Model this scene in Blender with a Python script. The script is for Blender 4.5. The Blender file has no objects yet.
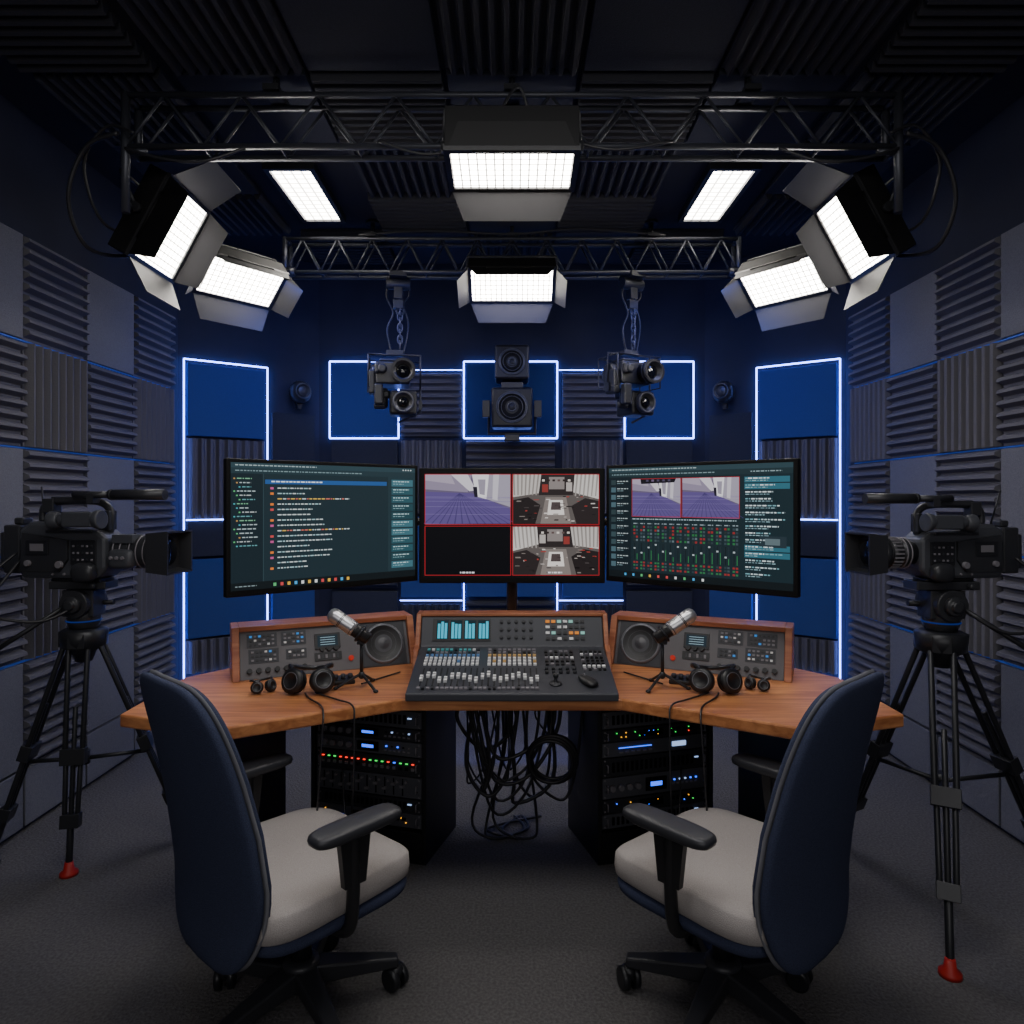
import bpy, bmesh, math, random
from mathutils import Vector, Matrix
random.seed(3)
COL=bpy.context.scene.collection
V=Vector
def lin(h):
    h=h.lstrip('#'); o=[]
    for i in (0,2,4):
        c=int(h[i:i+2],16)/255; o.append(c/12.92 if c<=.04045 else ((c+.055)/1.055)**2.4)
    return tuple(o)
# ------------------------------------------------------------ materials
MATS={}
def mat(name,col,rough=.5,metal=0,em=None,es=0,bump=0,bscale=200,var=0,spec=.5,bdist=.004):
    if name in MATS: return MATS[name]
    if isinstance(col,str): col=lin(col)
    m=bpy.data.materials.new(name); m.use_nodes=True
    nt=m.node_tree; b=nt.nodes['Principled BSDF']
    b.inputs['Base Color'].default_value=(*col,1)
    b.inputs['Roughness'].default_value=rough; b.inputs['Metallic'].default_value=metal
    b.inputs['Specular IOR Level'].default_value=spec
    if em is not None:
        if isinstance(em,str): em=lin(em)
        b.inputs['Emission Color'].default_value=(*em,1); b.inputs['Emission Strength'].default_value=es
    if bump or var:
        tc=nt.nodes.new('ShaderNodeTexCoord'); n=nt.nodes.new('ShaderNodeTexNoise')
        n.inputs['Scale'].default_value=bscale; n.inputs['Detail'].default_value=4
        nt.links.new(tc.outputs['Object'],n.inputs['Vector'])
        if bump:
            bp=nt.nodes.new('ShaderNodeBump'); bp.inputs['Strength'].default_value=bump; bp.inputs['Distance'].default_value=bdist
            nt.links.new(n.outputs['Fac'],bp.inputs['Height']); nt.links.new(bp.outputs['Normal'],b.inputs['Normal'])
        if var:
            r=nt.nodes.new('ShaderNodeValToRGB')
            r.color_ramp.elements[0].position=.35; r.color_ramp.elements[1].position=.65
            r.color_ramp.elements[0].color=(*[c*(1-var) for c in col],1); r.color_ramp.elements[1].color=(*[min(1,c*(1+var)) for c in col],1)
            nt.links.new(n.outputs['Fac'],r.inputs['Fac']); nt.links.new(r.outputs['Color'],b.inputs['Base Color'])
    MATS[name]=m; return m
def emat(h,s=1.0):
    return mat('glow_'+h+'_'+str(s),(0.004,0.004,0.004),.6,0,h,s,spec=.15)
def woodmat(name,c1,c2,rough=.4):
    m=bpy.data.materials.new(name); m.use_nodes=True; nt=m.node_tree; b=nt.nodes['Principled BSDF']
    tc=nt.nodes.new('ShaderNodeTexCoord'); mp=nt.nodes.new('ShaderNodeMapping'); mp.inputs['Scale'].default_value=(2.5,26,26)
    n=nt.nodes.new('ShaderNodeTexNoise'); n.inputs['Scale'].default_value=1.6; n.inputs['Detail'].default_value=6; n.inputs['Distortion'].default_value=.6
    r=nt.nodes.new('ShaderNodeValToRGB'); r.color_ramp.elements[0].position=.35; r.color_ramp.elements[1].position=.68
    r.color_ramp.elements[0].color=(*lin(c1),1); r.color_ramp.elements[1].color=(*lin(c2),1)
    nt.links.new(tc.outputs['Object'],mp.inputs['Vector']); nt.links.new(mp.outputs['Vector'],n.inputs['Vector'])
    nt.links.new(n.outputs['Fac'],r.inputs['Fac']); nt.links.new(r.outputs['Color'],b.inputs['Base Color'])
    b.inputs['Roughness'].default_value=rough
    return m
def ledpanel(name,strength,dim,cell=.03):
    m=bpy.data.materials.new(name); m.use_nodes=True; nt=m.node_tree; b=nt.nodes['Principled BSDF']
    tc=nt.nodes.new('ShaderNodeTexCoord'); br=nt.nodes.new('ShaderNodeTexBrick')
    br.offset=0; br.inputs['Scale'].default_value=1; br.inputs['Brick Width'].default_value=cell; br.inputs['Row Height'].default_value=cell
    br.inputs['Mortar Size'].default_value=cell*.11; br.inputs['Mortar Smooth'].default_value=.3
    br.inputs['Color1'].default_value=(1,1,1,1); br.inputs['Color2'].default_value=(1,1,1,1); br.inputs['Mortar'].default_value=(dim,dim,dim,1)
    nt.links.new(tc.outputs['Object'],br.inputs['Vector'])
    mu=nt.nodes.new('ShaderNodeVectorMath'); mu.operation='MULTIPLY'; mu.inputs[1].default_value=(1,.94,.85)
    nt.links.new(br.outputs['Color'],mu.inputs[0]); nt.links.new(mu.outputs[0],b.inputs['Emission Color'])
    b.inputs['Emission Strength'].default_value=strength; b.inputs['Base Color'].default_value=(.1,.1,.1,1)
    return m
BLK=mat('black_plastic','#1b1b1e',.42)
BEZ=mat('bezel_black','#0b0b0d',.6,spec=.2)
BLK2=mat('satin_black_metal','#2b2c30',.38,.3)
DRK=mat('dark_grey_metal','#36373c',.42,.3)
TRM=mat('truss_metal','#3c3e46',.4,.4)
CONS=mat('console_grey','#393b42',.45,.1)
FACE=mat('panel_face_grey','#5a585c',.5)
GREY=mat('panel_grey','#77747a',.5)
RACK=mat('rack_face_grey','#56575e',.42,.2)
CAMB=mat('camera_body_grey','#484a50',.40,.15,bump=.2,bscale=400)
CAMD=mat('camera_dark_grey','#323337',.34,.15)
SILV=mat('brushed_silver','#c4c5c8',.3,.8)
RUB=mat('rubber','#121214',.6)
CAB=mat('cable_black','#232327',.42)
WHITE=mat('white_plastic','#dcdcde',.5)
RED=mat('red_rubber','#a81f18',.5)
WOOD=woodmat('desk_wood','#a0613a','#cc8a58')
WOODR=woodmat('red_wood','#8c5036','#b27350')
NAVY=mat('navy_fabric','#3a4058',.9,bump=.4,bscale=420,var=.2,spec=.2)
PIPE=mat('edge_piping_grey','#7b7c84',.8)
SEATG=mat('grey_fabric','#a39d9b',.9,bump=.4,bscale=420,var=.1,spec=.2)
FOAM=mat('foam_grey','#605f66',.95,bump=.3,bscale=150)
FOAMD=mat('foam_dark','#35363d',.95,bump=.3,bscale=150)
PANEL=mat('felt_grey','#696a73',.95,bump=.3,bscale=250,var=.12)
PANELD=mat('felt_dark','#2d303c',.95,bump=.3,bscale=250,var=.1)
BLUE=mat('felt_blue','#2d4680',.85,bump=.2,bscale=250,var=.06)
WALL=mat('wall_navy_paint','#22263a',.85,var=.1,bscale=4)
CEIL=mat('ceiling_paint','#23242e',.9)
CARPET=mat('carpet','#605e5f',.97,bump=.8,bscale=110,var=.22,spec=.2,bdist=.008)
LED=mat('led_blue',(0.02,0.02,0.05),.4,0,(.16,.26,1.0),15)
SEAMGLOW=mat('seam_blue_glow','#2a4fae',.5,0,(.1,.2,.9),.08)  # weak emission paints the blue light caught along panel seams
LAMP=ledpanel('led_array',32,.03)
LAMPC=ledpanel('led_array_ceiling',20,.2,.05)
FLAPIN=mat('barn_door_inner','#343437',.55,.1)
GLASS=mat('lens_glass','#0a0d16',.05,0,spec=1)
# ------------------------------------------------------------ builder
def catmull(pts,n=6,closed=False):
    P=[V(p) for p in pts]; out=[]
    N=len(P); segs=N if closed else N-1
    for i in range(segs):
        if closed: a,b,c,d=P[(i-1)%N],P[i],P[(i+1)%N],P[(i+2)%N]
        else: a,b,c,d=P[max(i-1,0)],P[i],P[i+1],P[min(i+2,N-1)]
        for k in range(n):
            t=k/n
            out.append(.5*((2*b)+(c-a)*t+(2*a-5*b+4*c-d)*t*t+(3*b-a-3*c+d)*t**3))
    if not closed: out.append(P[-1])
    return out
class MB:
    def __init__(s): s.v=[];s.f=[];s.mi=[];s.sm=[];s.M=Matrix()
    def add(s,vs,fs,mi=0,sm=False):
        o=len(s.v); s.v+= [s.M@V(p) for p in vs]
        for f in fs: s.f.append(tuple(i+o for i in f)); s.mi.append(mi); s.sm.append(sm)
        return s
    def box(s,c,d,mi=0,R=None):
        x,y,z=[a/2 for a in d]; c=V(c)
        vs=[V(p) for p in((-x,-y,-z),(x,-y,-z),(x,y,-z),(-x,y,-z),(-x,-y,z),(x,-y,z),(x,y,z),(-x,y,z))]
        if R is not None: vs=[R@p for p in vs]
        return s.add([p+c for p in vs],[(0,3,2,1),(4,5,6,7),(0,1,5,4),(1,2,6,5),(2,3,7,6),(3,0,4,7)],mi)
    def b2(s,x0,x1,y0,y1,z0,z1,mi=0):
        return s.box(((x0+x1)/2,(y0+y1)/2,(z0+z1)/2),(x1-x0,y1-y0,z1-z0),mi)
    def ring(s,p,u,w,r,seg): return [p+u*(r*math.cos(2*math.pi*i/seg))+w*(r*math.sin(2*math.pi*i/seg)) for i in range(seg)]
    def lathe(s,p,ax,prof,seg=20,mi=0,sm=True):
        p=V(p);ax=V(ax).normalized(); u=ax.orthogonal().normalized(); w=ax.cross(u)
        rs=[]; vs=[]
        for q in prof: vs+=s.ring(p+ax*q[0],u,w,max(q[1],1e-4),seg)
        for k in range(len(prof)-1):
            m=prof[k+1][2] if len(prof[k+1])>2 else mi
            rs.append((k,m,abs(prof[k][0]-prof[k+1][0])<1e-6))
        o=len(s.v); s.v+=[s.M@q for q in vs]
        for k,m,flat in rs:
            for i in range(seg):
                j=(i+1)%seg
                s.f.append((o+k*seg+i,o+k*seg+j,o+(k+1)*seg+j,o+(k+1)*seg+i)); s.mi.append(m); s.sm.append(sm and not flat)
        s.f.append(tuple(o+i for i in range(seg))[::-1]); s.mi.append(prof[0][2] if len(prof[0])>2 else mi); s.sm.append(False)
        s.f.append(tuple(o+(len(prof)-1)*seg+i for i in range(seg))); s.mi.append(prof[-1][2] if len(prof[-1])>2 else mi); s.sm.append(False)
        return s
    def cyl(s,p1,p2,r1,r2=None,seg=14,mi=0):
        p1=V(p1);p2=V(p2); L=(p2-p1).length
        return s.lathe(p1,p2-p1,[(0,r1),(L,r1 if r2 is None else r2)],seg,mi)
    def tube(s,pts,r,seg=8,mi=0,closed=False):
        P=[V(p) for p in pts]; N=len(P)
        T=[]
        for i in range(N):
            a=P[(i-1)%N] if closed else P[max(i-1,0)]; b=P[(i+1)%N] if closed else P[min(i+1,N-1)]
            t=(b-a); T.append(t.normalized() if t.length>1e-9 else V((0,0,1)))
        u=T[0].orthogonal().normalized(); vs=[]
        for i in range(N):
            u=(u-T[i]*u.dot(T[i])); u=u.normalized() if u.length>1e-6 else T[i].orthogonal().normalized()
            w=T[i].cross(u); vs+=s.ring(P[i],u,w,r,seg)
        fs=[]
        for k in range(N if closed else N-1):
            k2=(k+1)%N
            for i in range(seg):
                j=(i+1)%seg; fs.append((k*seg+i,k*seg+j,k2*seg+j,k2*seg+i))
        s.add(vs,fs,mi,True)
        if not closed:
            o=len(s.v)-len(vs)
            s.f.append(tuple(o+i for i in range(seg))); s.mi.append(mi); s.sm.append(False)
            s.f.append(tuple(o+(N-1)*seg+i for i in range(seg))); s.mi.append(mi); s.sm.append(False)
        return s
    def torus(s,c,ax,R,r,seg=24,mi=0,rs=8):
        c=V(c);ax=V(ax).normalized();u=ax.orthogonal().normalized();w=ax.cross(u)
        return s.tube([c+u*R*math.cos(2*math.pi*i/seg)+w*R*math.sin(2*math.pi*i/seg) for i in range(seg)],r,rs,mi,True)
    def prism(s,poly,h0,h1,fn,mi=0):
        n=len(poly); vs=[fn(a,b,h0) for a,b in poly]+[fn(a,b,h1) for a,b in poly]
        fs=[tuple(range(n))[::-1],tuple(range(n,2*n))]+[(i,(i+1)%n,n+(i+1)%n,n+i) for i in range(n)]
        return s.add(vs,fs,mi)
    def sup(s,c,d,e1=.5,e2=.5,mi=0,nu=36,nv=14,fn=None):
        c=V(c)
        def pw(x,e): return math.copysign(abs(x)**e,x)
        vs=[];fs=[]
        for j in range(1,nv):
            h=-math.pi/2+math.pi*j/nv
            for i in range(nu):
                o=-math.pi+2*math.pi*i/nu
                vs.append((d[0]*pw(math.cos(h),e1)*pw(math.cos(o),e2),d[1]*pw(math.cos(h),e1)*pw(math.sin(o),e2),d[2]*pw(math.sin(h),e1)))
        vs+=[(0,0,-d[2]),(0,0,d[2])]
        for j in range(nv-2):
            for i in range(nu):
                k=(i+1)%nu; fs.append((j*nu+i,j*nu+k,(j+1)*nu+k,(j+1)*nu+i))
        a=len(vs)-2;b=a+1
        for i in range(nu):
            k=(i+1)%nu; fs.append((a,k,i)); fs.append((b,(nv-2)*nu+i,(nv-2)*nu+k))
        if fn: vs=[fn(*p) for p in vs]
        return s.add([V(p)+c for p in vs],fs,mi,True)
    def obj(s,name,mats,parent=None,bevel=0,label=None,cat=None,group=None,loc=None,rot=None,kind=None,recalc=True):
        me=bpy.data.meshes.new(name); me.from_pydata([tuple(p) for p in s.v],[],s.f)
        if not isinstance(mats,(list,tuple)): mats=[mats]
        for m in mats: me.materials.append(m)
        me.polygons.foreach_set('material_index',s.mi); me.polygons.foreach_set('use_smooth',s.sm)
        if recalc:
            bm=bmesh.new(); bm.from_mesh(me); bmesh.ops.recalc_face_normals(bm,faces=bm.faces); bm.to_mesh(me); bm.free()
        me.update(); o=bpy.data.objects.new(name,me); COL.objects.link(o)
        if bevel:
            b=o.modifiers.new('bevel','BEVEL'); b.width=bevel; b.segments=2; b.limit_method='ANGLE'; b.angle_limit=math.radians(40)
        if parent is not None: o.parent=parent
        if loc is not None: o.location=loc
        if rot is not None: o.rotation_euler=rot
        if label: o['label']=label
        if cat: o['category']=cat
        if group: o['group']=group
        if kind: o['kind']=kind
        return o
def thing(name,label,cat,loc=(0,0,0),rz=0,group=None,M=None):
    e=bpy.data.objects.new(name,None); e.empty_display_size=.1; COL.objects.link(e)
    if M is not None: e.matrix_world=M
    else: e.location=loc; e.rotation_euler=(0,0,rz)
    e['label']=label; e['category']=cat
    if group: e['group']=group
    return e
def frame(o,x,y):
    x=V(x).normalized(); y=V(y); y=(y-x*y.dot(x)).normalized(); z=x.cross(y)
    m=Matrix((x,y,z)).transposed().to_4x4(); m.translation=V(o); return m
def RZ(a): return Matrix.Rotation(a,3,'Z')
# ------------------------------------------------------------ room shell
XW=2.08; CH=3.05; YB=4.78; YF=-1.4
fl=[(-XW,YF),(XW,YF),(XW,4.25),(1.35,YB),(-1.35,YB),(-XW,4.25)]
MB().prism(fl,-.06,0,lambda a,b,h:(a,b,h)).obj('floor',CARPET,kind='structure')
MB().prism(fl,CH,CH+.06,lambda a,b,h:(a,b,h)).obj('ceiling',CEIL,kind='structure')
def wall(name,p,q):
    p=V((*p,0));q=V((*q,0)); d=(q-p).normalized(); n=V((d.y,-d.x,0))
    c=V((0,2,0)); 
    if (p-c).dot(n)<0: n=-n
    poly=[p,q,q+n*.1,p+n*.1]
    MB().prism([(a.x,a.y) for a in poly],0,CH,lambda a,b,h:(a,b,h)).obj(name,WALL,kind='structure')
wall('wall_left',(-XW,YF),(-XW,4.25)); wall('wall_right',(XW,YF),(XW,4.25))
wall('wall_back',(-1.35,YB),(1.35,YB)); wall('wall_back_left',(-XW,4.25),(-1.35,YB)); wall('wall_back_right',(XW,4.25),(1.35,YB))
wall('wall_front',(-XW,YF),(XW,YF))
# ------------------------------------------------------------ acoustic panels
def foam_mesh(w,h,vertical,n=9,t=.05,base=.018):
    b=MB(); L=w if vertical else h; O=h if vertical else w; p=L/n
    prof=[(-L/2,0)]
    for i in range(n):
        s=-L/2+i*p; prof+=[(s,-base),(s+.22*p,-base),(s+.5*p,-t),(s+.78*p,-t+.004)]
    prof+=[(L/2,-base),(L/2,0)]
    q=[prof[0]]
    for a in prof[1:]:
        if (a[0]-q[-1][0])**2+(a[1]-q[-1][1])**2>1e-8: q.append(a)
    if vertical: b.prism(q,-O/2,O/2,lambda a,d,hh:(a,d,hh))
    else: b.prism(q,-O/2,O/2,lambda a,d,hh:(hh,d,a))
    return b
def flat_mesh(w,h,t=.03): return MB().box((0,-t/2,0),(w,t,h))
PC={}
def panel(kind,w,h,loc,rot,m,label,group):
    key=(kind,round(w,3),round(h,3),m.name)
    nm='acoustic_foam_panel' if kind in 'HV' else 'acoustic_felt_panel'
    if key not in PC:
        b=flat_mesh(w,h) if kind=='S' else foam_mesh(w,h,kind=='V',n=max(4,round((w if kind=='V' else h)/.05)))
        o=b.obj(nm,m,bevel=.003 if kind=='S' else 0); PC[key]=o
    else:
        o=PC[key].copy(); COL.objects.link(o)
    o.location=loc; o.rotation_euler=rot
    o['label']=label; o['category']='acoustic panel'; o['group']=group
cols=[4.13-.42*i for i in range(9)]
rows=[2.52,2.07,1.62,1.17,.72,.27]
for sgn in(-1,1):
    for i in range(8):
        yc=(cols[i]+cols[i+1])/2
        for j in range(6):
            z1=rows[j]; z0=rows[j+1] if j<5 else .02
            hh=z1-z0-.012; zc=(z0+z1)/2
            if j%2==0: k='H' if i%2==0 else 'S'
            else: k='V' if i%2==0 else 'H'
            if j==5: k='S'
            m=(PANEL if k=='S' else FOAM)
            lb={'H':'grey acoustic foam tile with horizontal wedges on the side wall','V':'grey acoustic foam tile with vertical wedges on the side wall','S':'smooth blue-grey fabric acoustic panel on the side wall'}[k]
            panel(k,.408,hh,(sgn*XW,yc,zc),(0,0,math.radians(-90*sgn)),m,lb,'side wall acoustic panels')
tn=1
for sgn in(-1,1):
    for z in (2.07,1.62,1.17,.72):
        x=sgn*(XW-.012)
        MB().box((x,2.4,z),(.024,3.4,.006)).obj('seam_glow_%d'%tn,SEAMGLOW,kind='structure'); tn+=1  # added strip, paints a blue highlight on the seam
ang=math.atan2(YB-4.25,XW-1.35); AL=math.hypot(YB-4.25,XW-1.35)
def aw(sgn,s,z,off=0):
    x=-XW+s*math.cos(ang)+off*math.sin(ang); y=4.25+s*math.sin(ang)-off*math.cos(ang)
    return V((-sgn*x if sgn>0 else x,y,z))
for sgn in(-1,1):
    rz=-sgn*ang
    for (z0,z1,k,m,l) in[(1.80,2.26,'S',BLUE,'smooth blue fabric acoustic panel inside a glowing frame'),(1.28,1.79,'V',FOAM,'grey foam tile with vertical wedges inside a glowing frame'),(1.04,1.27,'S',PANELD,'dark narrow fabric panel inside a glowing frame'),(.53,1.03,'S',BLUE,'smooth blue fabric acoustic panel inside a glowing frame'),(.31,.52,'V',FOAM,'low grey foam tile with vertical wedges inside a glowing frame')]:
        panel(k,.475,z1-z0-.006,aw(sgn,.285,(z0+z1)/2),(0,0,rz),m,l,'angled wall acoustic panels')
    for (z0,z1,k,m,l) in[(1.30,1.99,'S',PANELD,'dark smooth fabric panel beside a glowing frame'),(.8,1.29,'H',FOAMD,'dark foam tile with horizontal wedges'),(.01,.79,'S',BLUE,'smooth blue fabric panel near the floor')]:
        panel(k,.29,z1-z0-.006,aw(sgn,.715,(z0+z1)/2),(0,0,rz),m,l,'angled wall acoustic panels')
def led_frame(pts,label,r=.0048,mt=None):
    b=MB()
    for a,c in pts:
        b.cyl(a,c,r,seg=8)
    b.obj('led_light_strip',mt or LED,label=label,cat='led light strip',group='blue-white wall light strips')
for sgn in(-1,1):
    A=aw(sgn,.03,.28,.024);B=aw(sgn,.54,.28,.024);Cc=aw(sgn,.54,2.28,.024);D=aw(sgn,.03,2.28,.024)
    led_frame([(A,B),(B,Cc),(Cc,D),(D,A)],'tall rectangular blue-white light strip frame on the angled wall')
    led_frame([(aw(sgn,.04,1.275,.036),aw(sgn,.53,1.275,.036))],'short horizontal blue light strip crossing a tall glowing frame',.004)
def bw(x,z,off=.024): return V((x,YB-off,z))
for (x0,x1,z0,z1) in[(-1.27,-.79,1.83,2.365),(-.335,.315,1.83,2.365),(.785,1.265,1.83,2.365)]:
    led_frame([(bw(x0,z0),bw(x1,z0)),(bw(x1,z0),bw(x1,z1)),(bw(x1,z1),bw(x0,z1)),(bw(x0,z1),bw(x0,z0))],'rectangular blue-white light strip frame on the back wall')
for x0,x1 in((-.78,-.345),(.325,.775)):
    led_frame([(bw(x0,2.305),bw(x1,2.305))],'thin horizontal blue light strip joining two glowing frames',.003)
    led_frame([(bw(x0,.70),bw(x1,.70))],'thin horizontal blue light strip low on the back wall',.003)
for x in(-.335,.315):
    led_frame([(bw(x,.0),bw(x,1.2))],'vertical blue-white light strip low on the back wall',.004)
def bp(k,x0,x1,z0,z1,m,l): panel(k,x1-x0-.014,z1-z0-.012,(( x0+x1)/2,YB,(z0+z1)/2),(0,0,0),m,l,'back wall acoustic panels')
LB='smooth blue fabric acoustic panel on the back wall'; LV='dark grey foam tile with vertical wedges on the back wall'; LH='dark grey foam tile with horizontal wedges on the back wall'; LS='dark smooth fabric panel on the back wall'
for s in(-1,1):
    a,b_=sorted((s*1.262,s*.79)); bp('S',a,b_,1.84,2.355,BLUE,LB); bp('S',a,b_,1.3,1.82,PANELD,LS); bp('H',a,b_,.78,1.29,FOAMD,LH); bp('S',a,b_,-.005,.77,PANELD,LS)
    a,b_=sorted((s*.78,s*.345)); bp('H',a,b_,1.84,2.29,FOAM,LH); bp('V',a,b_,1.3,1.82,FOAM,LV); bp('S',a,b_,.72,1.29,BLUE,LB); bp('V',a,b_,-.005,.68,FOAMD,LV)
bp('S',-.325,.305,1.84,2.355,BLUE,LB); bp('H',-.325,.305,1.3,1.82,FOAM,LH); bp('S',-.325,.305,.72,1.29,BLUE,LB); bp('H',-.325,.305,-.005,.70,FOAMD,LH)
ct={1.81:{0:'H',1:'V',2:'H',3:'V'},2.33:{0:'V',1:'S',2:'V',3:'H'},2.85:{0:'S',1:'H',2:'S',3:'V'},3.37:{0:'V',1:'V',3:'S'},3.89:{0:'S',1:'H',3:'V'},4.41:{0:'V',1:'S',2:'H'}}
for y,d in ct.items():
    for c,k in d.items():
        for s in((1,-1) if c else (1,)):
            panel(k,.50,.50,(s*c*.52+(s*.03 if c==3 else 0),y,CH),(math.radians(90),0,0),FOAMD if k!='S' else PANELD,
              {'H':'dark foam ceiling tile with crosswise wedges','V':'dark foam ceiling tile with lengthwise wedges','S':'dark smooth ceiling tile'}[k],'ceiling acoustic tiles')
for s in(-1,1):
    e=thing('ceiling_light','white rectangular panel light set in the dark ceiling','ceiling light',(s*1.09,3.645,CH),group='rectangular ceiling panel lights')
    b=MB()
    for x0,x1,y0,y1 in((-.125,-.1,-.325,.325),(.1,.125,-.325,.325),(-.1,.1,-.325,-.3),(-.1,.1,.3,.325)): b.b2(x0,x1,y0,y1,-.04,0)
    b.obj('light_frame',BLK2,e); MB().b2(-.1,.1,-.3,.3,-.03,-.005).obj('light_panel',LAMPC,e)
# ------------------------------------------------------------ trusses
def truss(y0,y1,hx,label,n):
    z0,z1=2.735,2.93; e=thing('lighting_truss',label,'truss',(0,(y0+y1)/2,z0))
    d=(y1-y0)/2; H=z1-z0
    for y in(-d,d):
        for z in(0,H): MB().cyl((-hx,y,z),(hx,y,z),.012,seg=12).obj('chord',TRM,e)
    b=MB(); st=2*hx/n
    for i in range(n):
        x=-hx+i*st
        for y in(-d,d):
            b.cyl((x,y,0),(x+st/2,y,H),.006,seg=6); b.cyl((x+st/2,y,H),(x+st,y,0),.006,seg=6)
        b.cyl((x,-d,0),(x,d,0),.005,seg=6)
    b.obj('lattice',TRM,e)
    for s in(-1,1):
        b=MB()
        for y in(-d,d): b.cyl((s*hx,y,-.01),(s*hx,y,H+.01),.015,seg=10)
        for z in(0,H): b.cyl((s*hx,-d,z),(s*hx,d,z),.015,seg=10)
        b.obj('end_frame',TRM,e)
    for x in(-hx*.62,0,hx*.62):
        b=MB(); b.box((x,0,H+.02),(.06,2*d+.05,.02)); b.cyl((x,0,H+.02),(x,0,CH-z0-.01),.012); b.cyl((x,0,CH-z0-.012),(x,0,CH-z0),.04,seg=16)
        b.torus((x,0,H+.055),(1,0,0),.026,.007)
        b.obj('ceiling_clamp',BLK2,e)
    return e
T1=truss(2.58,2.67,1.46,'long black metal lattice truss bolted below the dark ceiling',10)
T2=truss(4.0,4.1,1.33,'black metal lattice truss near the back wall',13)
for s in(-1,1):
    b=MB(); b.cyl((s*1.46,-.045,.2),(s*1.46,-.045,-.25),.016); b.cyl((s*1.46,-.045,-.02),(s*1.38,-.045,-.02),.012); b.cyl((s*1.46,-.045,-.2),(s*1.55,.165,-.17),.013)
    b.obj('drop_bar',TRM,T1)
# ------------------------------------------------------------ studio lights
def studio_light(c,u,n,w,h,mount,label,flaps=(.12,.12,.12,.12),angs=(50,60,60,60),hd=.09,black=()):
    u=V(u).normalized(); n=V(n).normalized(); v=n.cross(u).normalized()
    M=Matrix((u,v,n)).transposed().to_4x4(); M.translation=V(c)
    e=thing('studio_light',label,'studio light',M=M,group='studio lights with barn doors')
    W=w/2;Hh=h/2
    b=MB(); b.b2(-W-.018,W+.018,-Hh-.018,Hh+.018,-hd,-.008)
    for i in range(6): b.b2(-W*.8,W*.8,-Hh*.8+i*h*.145,-Hh*.8+i*h*.145+.008,-hd-.012,-hd)
    b.obj('housing',BEZ,e,bevel=.004)
    b=MB()
    for x0,x1,y0,y1 in((-W-.02,-W,-Hh-.02,Hh+.02),(W,W+.02,-Hh-.02,Hh+.02),(-W,W,-Hh-.02,-Hh),(-W,W,Hh,Hh+.02)): b.b2(x0,x1,y0,y1,-.008,.008)
    b.obj('front_frame',BLK,e)
    MB().b2(-W,W,-Hh,Hh,-.008,.0).obj('led_panel',LAMP,e)
    dirs=[(V((0,1,0)),V((1,0,0)),Hh+.018,w),(V((0,-1,0)),V((1,0,0)),Hh+.018,w),(V((-1,0,0)),V((0,1,0)),W+.018,h),(V((1,0,0)),V((0,1,0)),W+.018,h)]
    for ix,((o,t,dist,ln),L,a) in enumerate(zip(dirs,flaps,angs)):
        if L<=0: continue
        a=math.radians(a); d=o*math.cos(a)+V((0,0,1))*math.sin(a); nn=(V((0,0,1))*math.cos(a)-o*math.sin(a))
        p=o*dist+V((0,0,.008)); hw=ln/2+.01; tw=hw*.82
        q=[p-t*hw,p+t*hw,p+t*tw+d*L,p-t*tw+d*L]
        k=[x-nn*.003 for x in q]
        b=MB(); b.add(q,[(0,1,2,3)],0 if ix in black else 1); b.add(k,[(3,2,1,0)],0)
        b.add(q+k,[(0,1,5,4),(1,2,6,5),(2,3,7,6),(3,0,4,7)],0)
        b.cyl(p-t*hw*.6-nn*.004,p+t*hw*.6-nn*.004,.005,seg=8)
        b.obj('barn_door',[BEZ if ix in black else BLK,FLAPIN],e,recalc=False)
    Mi=M.inverted(); up=(Mi.to_3x3()@V((0,0,1))); mp=Mi@V(mount)
    b=MB(); zc=-hd*.55
    a1=V((-W-.03,0,zc)); a2=V((W+.03,0,zc)); bk=V((0,max(-.1,min(.1,up.y*.12)),-.12 if up.z<0 else -.09))
    k1=a1+bk;k2=a2+bk
    b.tube([a1,k1,k2,a2],.008,8); b.cyl(a1-V((.012,0,0)),a1+V((.02,0,0)),.02,seg=14); b.cyl(a2-V((.02,0,0)),a2+V((.012,0,0)),.02,seg=14)
    mid=(k1+k2)/2; b.cyl(mid,mp,.011); 
    b.obj('yoke',BLK2,e)
    b=MB(); ax=Mi.to_3x3()@V((1,0,0)); b.cyl(mp-ax*.03,mp+ax*.03,.026,seg=14); b.obj('truss_clamp',BLK2,e)
    return e
r=math.radians
studio_light((0,2.40,2.56),(1,0,0),(0,-math.cos(r(82)),-math.sin(r(82))),.42,.20,(0,2.58,2.735),'large rectangular led studio light hung from the front truss',(.10,.10,0,0),(-84,57,60,60),.16,black=(0,))
studio_light((0,3.88,2.62),(1,0,0),(0,-math.cos(r(52)),-math.sin(r(52))),.455,.20,(0,4.0,2.735),'rectangular led studio light with open barn doors on the rear truss',(.09,.11,.10,.10),(80,50,55,55),black=(0,))
for s in(-1,1):
    studio_light((s*1.38,3.48,2.51),(.64,-.77,0) if s>0 else (.64,.77,0),(-s*.77*math.cos(r(50)),-.64*math.cos(r(50)),-math.sin(r(50))),.39,.205,(s*1.30,4.0,2.735),'tilted led studio light with grey barn doors',(.09,.12,.10,.10),(75,48,50,50))
    studio_light((s*1.45,2.9,2.54),(0,-s*1.0,0),(-s*.88,.0,-.47),.32,.33,(s*1.55,2.79,2.565),'led studio light angled steeply inward with black barn doors',(.17,.14,.12,.10) if s<0 else (.17,.14,.10,.12),(35,50,76 if s<0 else 50,50 if s<0 else 76),black=(2,) if s<0 else (3,))
def cable(pts,r,label,m=CAB,n=6,group=None):
    return MB().tube(catmull(pts,n),r,8).obj('cable',m,label=label,cat='cable',group=group or 'black cables')
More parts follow.
